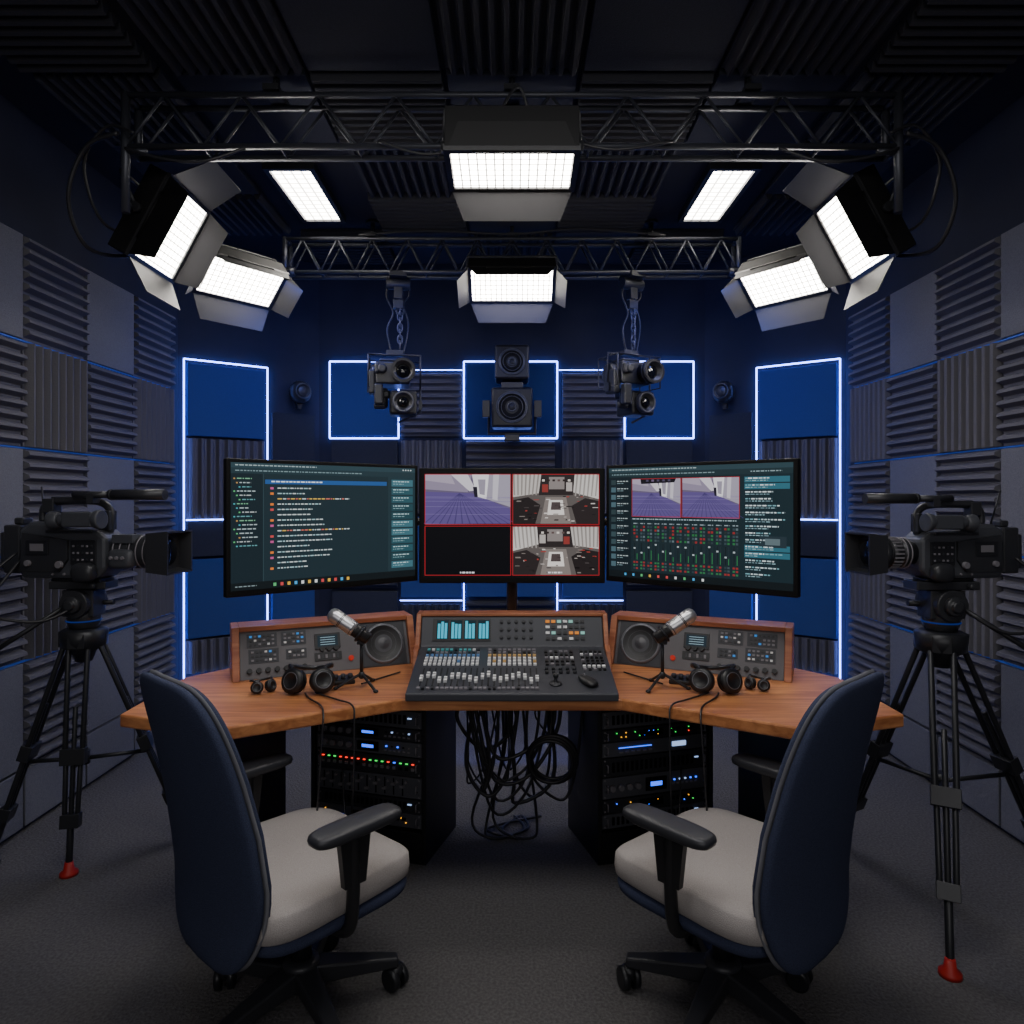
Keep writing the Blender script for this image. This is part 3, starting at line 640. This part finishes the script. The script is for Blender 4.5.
def right_items():
    L=[R_(0,0,0,1,1,'#18282e'),R_(1,0,0,1,.04,'#2a4048'),R_(1,0,.04,1,.085,'#1e3036'),R_(1,0,.085,.14,.94,'#131f26'),R_(1,.755,.085,1,.94,'#17282f'),R_(1,0,.94,1,1,'#10181c')]
    words(L,2,.02,.015,.5,.012,'#9fb0b4'); words(L,2,.02,.058,.6,.012,'#7a9096'); words(L,2,.8,.058,.15,.012,'#8aa0a6')
    for i in range(12):
        v=.11+i*.068; L.append(R_(2,.015,v,.045,v+.045,random.choice(['#2c3c40','#46606a','#34484e']))); words(L,2,.053,v+.008,.07,.012,'#a8b4b8'); words(L,2,.053,v+.028,.04,.010,'#6f858b')
    vid_room(L,.15,.105,.435,.44,2); vid_room(L,.445,.105,.745,.44,2)
    L.append((8,[(.20,.105),(.205,.15),(.40,.14),(.41,.105)],'#15121c'))
    for i in range(5): L.append(R_(9,.235+i*.032,.112,.250+i*.032,.130,random.choice(['#a83a34','#d8d0c8','#6a5a78','#48425a'])))
    for u0,u1 in((.148,.438),(.442,.748)): L+= [R_(12,u0,.102,u1,.107,'#a8222a'),R_(12,u0,.438,u1,.443,'#a8222a'),R_(12,u0,.102,u0+.003,.443,'#a8222a'),R_(12,u1-.003,.102,u1,.443,'#a8222a')]
    words(L,2,.15,.46,.58,.012,'#9fb4ba')
    for i in range(14):
        u=.152+i*.0427
        L.append(R_(2,u,.49,u+.038,.925,'#1b292f'))
        words(L,3,u+.004,.50,.028,.012,'#8a9aa0')
        for j,v in enumerate((.525,.555,.585,.615,.645)):
            L.append(R_(3,u+.004,v,u+.016,v+.018,random.choice(['#8e2c2c','#27302f','#34444a','#3c4c52','#2a6c40'])))
            L.append(R_(3,u+.020,v,u+.032,v+.018,random.choice(['#8e2c2c','#2a6c40','#2c3b41','#3c4c52','#5a6a70'])))
        L.append(R_(3,u+.010,.68,u+.0125,.83,'#0a1012')); k=.72+.04*math.sin(i*1.7); L.append(R_(4,u+.006,k,u+.017,k+.014,'#a8b4b8'))
        q=random.uniform(.73,.79); L.append(R_(3,u+.025,.68,u+.029,.83,'#223036')); L.append(R_(4,u+.025,q,u+.029,.83,'#2f7c48'))
        for j,v in enumerate((.845,.872,.90)):
            L.append(R_(3,u+.004,v,u+.016,v+.016,random.choice(['#8e2e2e','#2c3b41','#2e6c44']))); L.append(R_(3,u+.020,v,u+.032,v+.016,random.choice(['#2e6c44','#3c4c52','#8e2e2e'])))
    for i in range(15):
        v=.105+i*.055
        if i in(0,1,10,11): L.append(R_(2,.77,v,.985,v+.046,'#2f6474'))
        words(L,3,.775,v+.008,random.uniform(.08,.19),.014,['#b8ccd2','#6fa0aa','#d8e4e8']); words(L,3,.775,v+.028,random.uniform(.05,.15),.010,['#6f8a92','#8fb0b8'])
    L.append(R_(3,.84,.58,.97,.67,'#24323a')); L.append(R_(4,.87,.60,.94,.65,'#5a6a70'))
    for i in range(10): L.append(R_(2,.1+i*.05,.958,.112+i*.05,.98,random.choice(['#c84848','#48a0d8','#e0b040','#d8dcdc','#58b070'])))
    return L
def monitor(loc,rz,w,h,items,label,side):
    e=thing('computer_monitor',label,'computer monitor',(loc[0],loc[1],.75),rz)
    zc=loc[2]-.75
    b=MB(); b.box((0,0,zc),(w,.032,h)); b.obj('bezel',BEZ,e,bevel=.004)
    b=MB(); b.box((0,.028,zc),(w*.7,.03,h*.6)); b.obj('back_cover',BLK,e,bevel=.01)
    cols=[]
    g=MB(); W=w-.03;Hh=h-.035
    for lay,poly,c in items:
        if c not in cols: cols.append(c)
        y=-.0165-.0003*lay
        g.add([(-W/2+p[0]*W,y,zc+.004+Hh/2-p[1]*Hh) for p in poly],[tuple(range(len(poly)))],cols.index(c))
    g.obj('screen',[emat(c,1.1) for c in cols],e,recalc=False)
    b=MB(); b.box((0,.06,zc),(.12,.04,.12))
    if side:
        def wl(x,y): 
            q=RZ(-rz)@V((x-loc[0],y-loc[1],0)); q.z=zc; return q
        s=1 if loc[0]>0 else -1
        b.tube([V((0,.08,zc)),wl(s*.62,3.02),wl(s*.06,3.02)],.018,10); b.cyl(wl(s*.62,3.02)-V((0,0,.035)),wl(s*.62,3.02)+V((0,0,.035)),.028); b.obj('support_arm',BLK2,e)
    else:
        b.cyl((0,.08,zc),(0,.14,zc),.03); b.cyl((0,.15,zc+.08),(0,.15,.012),.024,seg=18); b.obj('support_pole',BLK2,e)
        MB().lathe((0,.15,0),(0,0,1),[(0,.08),(.012,.08),(.016,.07)],24).obj('pole_base',BLK2,e)
random.seed(21)
ma=math.atan2(.51,.59)
monitor((0,2.86,1.293),0,.775,.48,mid_items(),'black monitor showing four camera views with red borders',False)
monitor((-.695,2.60,1.304),ma,.775,.48,left_items(),'black monitor showing a dark code editor window',True)
monitor((.695,2.60,1.304),-ma,.775,.48,right_items(),'black monitor showing video switching and audio mixer software',True)
# ------------------------------------------------------------ desk clutter
def mic(s):
    e=thing('microphone','silver and black studio microphone on a small desk tripod','microphone',(s*.52,2.36,.75),0,group='desktop microphones')
    for k in range(3):
        a=math.radians(90+120*k+15*s); b=MB(); b.tube(catmull([(0,0,.05),(.03*math.cos(a),.03*math.sin(a),.035),(.085*math.cos(a),.085*math.sin(a),.006)],4),.005,8); b.sup((.087*math.cos(a),.087*math.sin(a),.006),(.009,.009,.006),1,1,0,12,6); b.obj('tripod_leg',BLK2,e)
    b=MB(); b.cyl((0,0,.035),(0,0,.17),.006); b.sup((0,0,.045),(.012,.012,.014),1,1,0,14,8); b.obj('pole',BLK2,e)
    d=V((s*.82,0,.57)).normalized(); o=V((0,0,.185))-d*.03
    b=MB(); b.torus(o+d*.035,d,.027,.005,24); b.box(V((0,0,.168)),(.026,.03,.03)); b.obj('shock_mount',BLK2,e)
    MB().lathe(o,d,[(0,.016),(.005,.022),(.055,.023),(.06,.025)],22).obj('microphone_body',BLK,e)
    b=MB(); b.lathe(o+d*.06,d,[(0,.025),(.008,.026),(.085,.026),(.098,.022),(.105,.012),(.107,.0)],22)
    for k in (0,.045,.05): b.torus(o+d*(.068+k),d,.0262,.0014,22,1,6)
    b.obj('grille',[SILV,DRK],e)
mic(-1); mic(1)
def headphones(loc,rz,sc,label):
    e=thing('headphones',label,'headphones',loc,rz,group='headphones on the desk'); e.scale=(sc,)*3
    for s in(-1,1):
        ax=V((s*.45,-.85,.28)).normalized(); c=V((s*.047,0,.044))
        b=MB(); b.lathe(c,ax,[(-.012,.034),(-.008,.041),(.010,.042),(.016,.032),(.017,.022),(.015,.020),(.0155,.0)],26); b.torus(c+ax*.015,ax,.027,.0022,24,1); b.obj('ear_cup',[BLK,RINGM],e)
        b=MB(); b.torus(c-ax*.018,ax,.029,.010,24); b.obj('ear_cushion',RUB,e)
    b=MB(); b.tube(catmull([(-.050,.01,.08),(-.066,.04,.085),(-.060,.09,.07),(0,.13,.055),(.060,.09,.07),(.066,.04,.085),(.050,.01,.08)],6),.008,8)
    b.obj('headband',BLK2,e)
headphones((-.685,2.29,.75),.1,1.0,'black over-ear headphones resting on the wooden desk')
headphones((.685,2.29,.75),-.1,1.0,'black over-ear headphones resting on the wooden desk')
headphones((-.835,2.30,.75),.7,.5,'small black folded headset on the wooden desk')
headphones((.835,2.33,.75),-.7,.5,'small black folded headset on the wooden desk')
for s in(-1,1):
    e=thing('headphone_amplifier','small black knob box on the desk near the speaker','headphone amplifier',(s*.60,2.42,.75),-s*.4,group='small desk knob boxes')
    MB().prism([(-.025,0),(-.025,.015),(.025,.026),(.025,0)],-.04,.04,lambda a,b,h:(h,a,b)).obj('case',BLK,e,bevel=.004)
    for x in(-.025,.0,.025):
        MB().cyl((x,-.005,.016),(x,-.008,.034),.008,seg=14).obj('knob',DRK,e)
    cable([(s*.69,2.28,.755),(s*.66,2.22,.756),(s*.6,2.14,.756),(s*.575,2.08,.745),(s*.575,2.065,.68),(s*.60,2.09,.4),(s*.64,2.2,.25),(s*.60,2.4,.28)],.003,'thin black headphone cable hanging over the desk edge')
    cable([(s*.66,2.29,.755),(s*.62,2.25,.756),(s*.56,2.2,.756),(s*.50,2.14,.755),(s*.49,2.12,.7),(s*.5,2.14,.45),(s*.56,2.3,.3),(s*.60,2.42,.45)],.003,'thin black headphone cable hanging over the desk edge')
    cable([(s*.52,2.36,.765),(s*.5,2.44,.755),(s*.46,2.50,.755),(s*.42,2.56,.755)],.003,'thin black microphone cable on the desk')
random.seed(4)
for i in range(13):
    x0=random.uniform(-.24,.12); x1=x0+random.uniform(.08,.28); zb=random.uniform(.12,.5); y=2.84+random.uniform(-.14,.14)
    cable([(x0,y,.71),(x0+.01,y-.02,.6),(x0+random.uniform(-.03,.05),y-.03,zb+.12),((x0+x1)/2+random.uniform(-.05,.05),y-.04,zb),(x1-random.uniform(-.03,.05),y-.03,zb+.10),(x1,y-.02,.6),(x1,y,.71)],random.choice([.004,.006,.008]),'black cable hanging in a loop beneath the desk',group='tangled cables under the desk')
for i in range(5):
    x0=random.uniform(-.26,-.1); x1=random.uniform(.1,.26); zb=random.uniform(.2,.38); y=2.76
    cable([(x0,y,.71),(x0+.03,y-.03,.5),(x0*.4,y-.05,zb+random.uniform(-.05,.05)),(x1*.4,y-.04,zb+random.uniform(0,.12)),(x1,y-.02,.5),(x1,y,.71)],random.choice([.006,.008]),'black cable slung across beneath the desk',group='tangled cables under the desk')
for i in range(4):
    x=random.uniform(-.2,.15); cable([(x,2.9,.71),(x+.03,2.86,.4),(x+random.uniform(-.1,.1),2.84,.08),(x+random.uniform(-.1,.1),2.80,.012),(x+random.uniform(-.15,.15),2.88,.012),(x+.1,3.0,.012)],.006,'black cable dropping to the carpet beneath the desk',group='tangled cables under the desk')
b=MB()
for k in range(5): b.torus((.15+.004*k,2.66+.012*k,.38),(0.1,1,.1),.085+.006*(k%3),.007,30)
b.tube(catmull([(.15,2.69,.46),(.16,2.75,.58),(.15,2.8,.71)],5),.007)
b.obj('cable_coil',CAB,label='coiled black cable hanging beneath the desk',cat='cable')
# ------------------------------------------------------------ chairs
def chair(loc,rz,label):
    e=thing('office_chair',label,'office chair',loc,rz,group='office chairs at the desk')
    b=MB(); BR=.265; D=-.036
    bo=RZ(-rz)@V((0,.05,0)); angs=[math.radians(q)-rz for q in(18,90,162,-126,-54)]
    for a in angs:
        Rm=RZ(a)
        pts=[(.03,-.03,.075),(.03,.03,.075),(BR,.018,.066),(BR,-.018,.066),(.03,-.032,.13),(.03,.032,.13),(BR,.018,.094),(BR,-.018,.094)]
        b.add([Rm@V(p)+bo for p in pts],[(0,1,2,3),(4,7,6,5),(0,4,5,1),(1,5,6,2),(2,6,7,3),(3,7,4,0)])
    b.lathe(bo+V((0,0,.07)),(0,0,1),[(0,.05),(.065,.05),(.075,.035)],20)
    base=b.obj('base',DRK,e,bevel=.006)
    for a in angs:
        p=bo+V((BR*.97*math.cos(a),BR*.97*math.sin(a),0)); t=a+.6; ax=V((math.cos(t),math.sin(t),0))
        b=MB()
        for q in(-1,1): b.lathe(p+ax*q*.008+V((0,0,.032)),ax*q,[(0,.032),(.016,.032),(.02,.026)],18)
        b.cyl(p+V((0,0,.03)),p+V((0,0,.08)),.009); b.sup(p+V((0,0,.048)),(.024,.024,.02),.8,.8,0,14,8)
        b.obj('caster',BLK2,base)
    b=MB(); b.cyl(bo+V((0,0,.12)),bo+V((0,0,.28)),.028); b.cyl(bo+V((0,0,.26)),bo+V((0,0,.37+D)),.02); b.obj('gas_column',BLK2,e)
    b=MB(); b.box((0,0,.372+D),(.2,.26,.045)); b.box((0,-.16,.365+D),(.09,.14,.035)); b.tube([(.08,.05,.37+D),(.2,.05,.36+D)],.008)
    b.obj('tilt_mechanism',BLK2,e,bevel=.006)
    def sf(x,y,z):
        yy=y/.25; return (x*(1-.05*yy),y,z-.03*max(0,yy-.55)+.02*(x/.24)**2*(1 if z>0 else .3))
    MB().sup((0,.015,.40+D),(.232,.232,.022),.4,.42,0,48,12).obj('seat_shell',NAVY,e)
    MB().sup((0,.015,.445+D),(.24,.245,.042),.45,.42,0,56,16,sf).obj('seat',SEATG,e)
    def bf(off,wf=1):
        def f(x,y,z):
            t=(y+.345)/.69; k=1-.17*max(0,t-.45)/.55-.14*max(0,.3-t)/.3
            X=x*k*wf; Y=-.235-.125*max(0,t-.2)**1.15+.02*math.sin(math.pi*max(0,min(1,t)))+.5*X*X+z+off
            return (X,Y,y)
        return f
    MB().sup((0,0,.682+D),(.232,.345,.018),.5,.45,0,60,16,bf(-.017)).obj('backrest_shell',NAVY,e)
    MB().sup((0,0,.682+D),(.235,.348,.004),.8,.45,0,60,10,bf(.000)).obj('edge_piping',PIPE,e)
    MB().sup((0,0,.684+D),(.226,.335,.016),.5,.45,0,60,16,bf(.010,.98)).obj('backrest_cushion',NAVY,e)
    for s in(-1,1):
        b=MB(); x=s*.262
        b.tube(catmull([(s*.09,.0,.335),(s*.19,.0,.332),(s*.245,.0,.355),(s*.262,.0,.43),(s*.265,.0,.57),(s*.265,.0,.595)],5),.016,10)
        b.add([(s*.255,-.03,.47),(s*.255,.03,.47),(s*.255,.045,.60),(s*.255,-.045,.60),(s*.275,-.03,.47),(s*.275,.03,.47),(s*.275,.045,.60),(s*.275,-.045,.60)],[(0,1,2,3),(7,6,5,4),(0,4,5,1),(1,5,6,2),(2,6,7,3),(3,7,4,0)])
        po=b.obj('armrest_post',BLK,e,bevel=.004)
        MB().sup((x,.01,.608),(.040,.125,.016),.5,.5,0,32,10).obj('armrest_pad',DRK,po)
CHX,CHY=.58,1.83
chair((-CHX,CHY,0),-r(42),'office chair with navy fabric back and light grey seat')
chair((CHX,CHY,0),r(42),'office chair with navy fabric back and light grey seat')
# ------------------------------------------------------------ tripods and video cameras
def tripod(cx,cy,zap,ztop,feet,label,s):
    e=thing('camera_tripod',label,'tripod',(cx,cy,0)); A=V((0,0,zap))
    F=[V((x-cx,y-cy,0)) for x,y in feet]
    for n_,f in enumerate(F):
        dn=f.normalized(); t=V((-dn.y,dn.x,0)); top=A+dn*.05; bot=f+V((0,0,.03)); mid=top.lerp(bot,.52); lo=top.lerp(bot,.80)
        b=MB()
        b.cyl(top+t*.034,mid+t*.030,.010); b.cyl(top-t*.034,mid-t*.030,.010); b.box(top,(.06,.06,.06),0,RZ(math.atan2(dn.y,dn.x)))
        q=(bot-top).normalized(); m=frame(mid,t,q); b.M=m; b.box((0,0,0),(.085,.06,.04)); b.M=Matrix()
        b.cyl(top.lerp(bot,.30),lo,.009); b.cyl(top.lerp(bot,.52)+t*.026,lo+t*.022,.009); b.cyl(top.lerp(bot,.52)-t*.026,lo-t*.022,.009)
        b.M=frame(lo,t,q); b.box((0,0,0),(.065,.05,.04)); b.M=Matrix(); b.cyl(lo,bot,.012)
        lg=b.obj('leg',BLK2,e,bevel=.002)
        b=MB(); b.lathe(f,(0,0,1),[(0,.032),(.012,.031),(.022,.018),(.05,.014)],16)
        if n_==0: b.obj('foot',RED,lg,label='red rubber foot')
        else: b.obj('foot',BLK,lg)
    b=MB(); c=A*.45
    for f in F:
        dn=f.normalized(); b.cyl(c,A.lerp(f,.55)+dn*.02,.008)
    b.cyl(c-V((0,0,.02)),c+V((0,0,.03)),.022); b.obj('spreader',BLK2,e)
    b=MB(); b.lathe((0,0,zap-.09),(0,0,1),[(0,.03),(.04,.045),(.06,.08),(.12,.085),(.13,.065)],24); b.obj('bowl',BLK2,e)
    h=ztop-zap; b=MB(); b.lathe((0,0,zap+.04),(0,0,1),[(0,.05),(h*.12,.06),(h*.3,.06),(h*.32,.04)],24); b.box((0,0,zap+h*.62),(.12,.085,h*.46)); b.cyl((0,-.07,zap+h*.62),(0,.07,zap+h*.62),.055,seg=20)
    b.b2(-.11,.11,-.045,.045,ztop-.03,ztop); b.lathe((0,-.07,zap+h*.62),(0,-1,0),[(0,.035),(.018,.033),(.02,.02),(.03,.018)],18); b.lathe((.07,-.05,ztop-.015),(0,-1,0),[(0,.012),(.02,.010)],12); b.obj('fluid_head',CAMD,e,bevel=.004)
    MB().torus((0,0,zap+.07),(0,0,1),.060,.003,24).obj('level_ring',emat('#3a6cff',.12),e)
    b=MB(); b.cyl((s*.03,-.06,zap+h*.6),(s*.36,-.16,zap-.10),.009); b.cyl((s*.25,-.127,zap-.02+.0),(s*.38,-.166,zap-.115),.016); b.obj('pan_handle',BLK2,e)
    b=MB(); b.cyl((-s*.1,.03,zap+h*.6),(s*-.02,.03,zap+h*.6),.01); b.obj('handle_mount',BLK2,e)
tripod(-1.68,2.68,.86,1.085,[(-1.655,2.55),(-1.345,2.82),(-2.0,2.62)],'black camera tripod with a red foot standing on the carpet',-1)
tripod(1.52,2.42,.90,1.115,[(1.29,2.01),(1.33,2.76),(2.0,2.52)],'black camera tripod with a red foot standing on the carpet',1)
def vcam(loc,rz,sc,label,big):
    e=thing('video_camera',label,'video camera',loc,rz); e.scale=(sc,)*3
    fx=lambda a,b,h:(a,h,b)
    prof=[(-.25,.05),(-.235,.0),(.10,.0),(.14,.04),(.14,.17),(.10,.20),(-.02,.205),(-.10,.235),(-.20,.235),(-.25,.20)]
    MB().prism(prof,-.065,.065,fx).obj('camera_body',CAMB,e,bevel=.016)
    b=MB(); sy=1 if big else -1
    b.prism([(-.23,.03),(-.06,.03),(-.02,.08),(-.02,.16),(-.22,.19)],*sorted((sy*.078,sy*.065)),fx,0); b.b2(-.01,.10,*sorted((sy*.072,sy*.065)),.06,.16,1)
    for i in range(5):
        for j in range(3): b.box((.005+i*.02,sy*.074,.08+j*.028),(.008,.005,.008),2 if (i+j)%3 else 0)
    b.b2(-.2,-.1,*sorted((sy*.082,sy*.078)),.10,.16,1); b.b2(-.18,-.12,*sorted((sy*.084,sy*.082)),.115,.145,2)
    b.lathe((-.05,sy*.078,.06),(0,sy,0),[(0,.016),(.014,.014)],14,2); b.lathe((.09,sy*.072,.05),(0,sy,0),[(0,.012),(.012,.011)],14,2); b.lathe((-.19,sy*.078,.065),(0,sy,0),[(0,.014),(.012,.012)],14,2)
    b.lathe((.02,sy*.066,.03),(0,sy,0),[(0,.015),(.012,.013)],14,2); b.b2(-.12,.08,*sorted((sy*.072,sy*.060)),.188,.2,1)
    for k in range(6): b.b2(-.24+k*.008,-.237+k*.008,*sorted((sy*.068,sy*.064)),.05,.16,0)
    for k in range(4): b.lathe((-.09+k*.05,sy*.066,.02),(0,sy,0),[(0,.006),(.006,.005)],10,2)
    b.obj('control_side',[CAMD,BLK2,GREY,DRK],e,bevel=.002)
    b=MB(); b.b2(-.32,-.245,-.06,.06,.02,.22); b.b2(-.345,-.32,-.05,.05,.04,.19); b.b2(-.30,-.26,-.03,.03,.22,.25); b.obj('battery',CAMD,e,bevel=.008)
    b=MB(); b.tube(catmull([(-.19,0,.235),(-.185,0,.29),(-.14,0,.315),(.0,0,.32),(.08,0,.31),(.115,0,.27),(.11,0,.19)],5),.016,10); b.box((-.05,0,.325),(.18,.04,.024)); b.box((-.15,0,.30),(.05,.05,.06)); b.box((.1,0,.24),(.05,.05,.08)); b.obj('top_handle',CAMD,e,bevel=.004)
    b=MB(); my=sy*.04; b.cyl((-.02,my,.345),(.14,my,.345),.014); b.cyl((.14,my,.345),(.38,my,.345),.022,seg=16); b.box((.06,sy*.03,.33),(.03,.05,.04)); b.torus((.15,my,.345),(1,0,0),.021,.003,16); b.obj('shotgun_microphone',CAMD,e)
    b=MB(); vy=sy*.10; b.box((.06,vy,.245),(.13,.06,.06)); b.cyl((.0,vy,.245),(-.03,vy,.243),.026,.026,18); b.cyl((-.03,vy,.243),(-.07,vy,.24),.030,.040,18); b.box((.06,sy*.055,.25),(.03,.06,.02)); b.cyl((.12,vy,.245),(.15,vy,.245),.036,.040,20); b.obj('viewfinder',CAMB,e,bevel=.006)
    if big:
        b=MB(); b.lathe((.14,0,.11),(1,0,0),[(0,.05),(.03,.055),(.03,.062),(.07,.062),(.07,.058),(.075,.058),(.075,.066),(.12,.066),(.12,.06),(.13,.06),(.13,.07),(.16,.072)],28)
        for k in range(24):
            a=2*math.pi*k/24; b.box((.098+.14,.067*math.cos(a),.11+.067*math.sin(a)),(.04,.006,.006),1)
        for x in(.04,.06,.13,.15): b.torus((.14+x,0,.11),(1,0,0),.066,.003,28,1)
        ln=b.obj('lens',[CAMD,GREY],e); hx0,hx1=.30,.39
    else:
        b=MB(); b.lathe((.14,0,.11),(1,0,0),[(0,.05),(.03,.055),(.03,.068),(.09,.068),(.09,.06),(.10,.06),(.10,.066),(.15,.07),(.19,.07)],28)
        for x in(.03,.06,.10,.13,.16): b.torus((.14+x,0,.11),(1,0,0),.069,.003,28,1)
        b.sup((.21,-.055,.085),(.055,.035,.04),.5,.5,2,24,10); b.box((.21,-.03,.165),(.09,.07,.035),2)
        for k in range(3): b.lathe((.18+k*.025,-.088,.09),(0,-1,0),[(0,.008),(.008,.007)],10,1)
        ln=b.obj('lens',[CAMD,GREY,CAMB],e,bevel=.003); hx0,hx1=.32,.42
    b=MB(); s0=.078; s1=.088
    fr=[(hx0,-s0,.11-s0),(hx0,s0,.11-s0),(hx0,s0,.11+s0),(hx0,-s0,.11+s0),(hx1,-s1,.11-s1),(hx1,s1,.11-s1),(hx1,s1,.11+s1),(hx1,-s1,.11+s1),
        (hx1,-s1+.008,.11-s1+.008),(hx1,s1-.008,.11-s1+.008),(hx1,s1-.008,.11+s1-.008),(hx1,-s1+.008,.11+s1-.008),(hx1-.05,-.07,.04),(hx1-.05,.07,.04),(hx1-.05,.07,.18),(hx1-.05,-.07,.18)]
    b.add(fr,[(0,1,2,3),(0,4,5,1),(1,5,6,2),(2,6,7,3),(3,7,4,0),(4,8,9,5),(5,9,10,6),(6,10,11,7),(7,11,8,4),(8,12,13,9),(9,13,14,10),(10,14,15,11),(11,15,12,8),(12,15,14,13)]); b.obj('lens_hood',CAMD,ln)
    b=MB(); b.lathe((hx1-.0505,0,.11),(1,0,0),[(0,.062),(.006,.05),(.010,0)],24); b.obj('lens_glass',GLASS,ln)
    b=MB(); b.cyl((-.21,.03,.235),(-.24,.05,.38),.004,seg=8); b.obj('antenna',BLK2,e)
    b=MB(); b.b2(-.12,.10,-.045,.045,-.012,0); b.obj('mounting_plate',BLK2,e,bevel=.003)
    b=MB(); b.sup((.06,sy*.085,.03),(.05,.03,.04),.7,.7,0,20,10); b.obj('hand_grip',CAMD,e)
    return e
vcam((-1.675,2.68,1.096),r(-6),.94,'large black broadcast camera with boxy lens hood on a tripod',False)
vcam((1.52,2.42,1.1255),math.pi+r(6),.81,'black broadcast camera with ribbed zoom lens on a tripod',True)
cable([(-1.88,2.59,1.2),(-1.93,2.50,1.1),(-1.91,2.45,1.0),(-1.75,2.52,.95),(-1.66,2.62,1.0)],.006,'black cable looping from camera to tripod')
cable([(-1.90,2.64,1.17),(-1.95,2.52,1.0),(-1.94,2.50,.9),(-1.91,2.5,.75),(-1.96,2.6,.6)],.006,'black cable hanging from the broadcast camera')
cable([(1.74,2.36,1.2),(1.82,2.3,1.1),(1.84,2.28,1.0),(1.68,2.3,.95),(1.56,2.36,1.02)],.006,'black cable looping from camera to tripod')
# ------------------------------------------------------------ added fill lights, no real fixtures
def area(name,loc,target,sx,sy,power,col):
    l=bpy.data.lights.new(name,'AREA'); l.shape='RECTANGLE'; l.size=sx; l.size_y=sy; l.energy=power; l.color=col
    o=bpy.data.objects.new(name,l); COL.objects.link(o); o.location=loc
    o.rotation_euler=(V(target)-V(loc)).to_track_quat('-Z','Y').to_euler(); return o
area('soft_fill',(0,-1.25,2.0),(0,3,1.0),3.0,1.6,25,(1,.97,.95))  # added fill from behind the camera, not a room fixture
area('overhead_fill',(0,1.2,3.0),(0,1.7,0),2.2,.6,28,(1,.98,.96))  # added unseen fill from above, brightens seats and floor
for s in(-1,1):
    area('blue_spill_fill',(s*1.0,3.75,2.55),(s*1.7,4.6,1.5),.5,.2,3.5,(.09,.18,1))  # added light, boosts blue strip spill on the angled walls
    area('blue_spill_fill',(s*1.1,3.7,2.3),(s*2.08,3.8,1.4),.5,.3,2.2,(.12,.22,1))  # added light, tints the far side walls blue
area('blue_spill_fill',(0,3.75,2.5),(0,4.78,1.9),1.6,.15,3,(.09,.18,1))  # added light, boosts blue strip spill on the upper back wall
area('blue_spill_fill',(0,3.5,.15),(0,4.78,.9),1.6,.2,4,(.09,.18,1))  # added light, blue glow low behind the desk
# ------------------------------------------------------------ world and camera
w=bpy.data.worlds.new('world'); bpy.context.scene.world=w; w.use_nodes=True
w.node_tree.nodes['Background'].inputs[0].default_value=(.02,.03,.06,1); w.node_tree.nodes['Background'].inputs[1].default_value=.3
cd=bpy.data.cameras.new('camera'); cd.sensor_width=36; cd.lens=24; cd.shift_y=-12/1024; cd.clip_start=.02
co=bpy.data.objects.new('camera',cd); COL.objects.link(co); co.location=(0,0,1.4); co.rotation_euler=(math.pi/2,0,0)
bpy.context.scene.camera=co
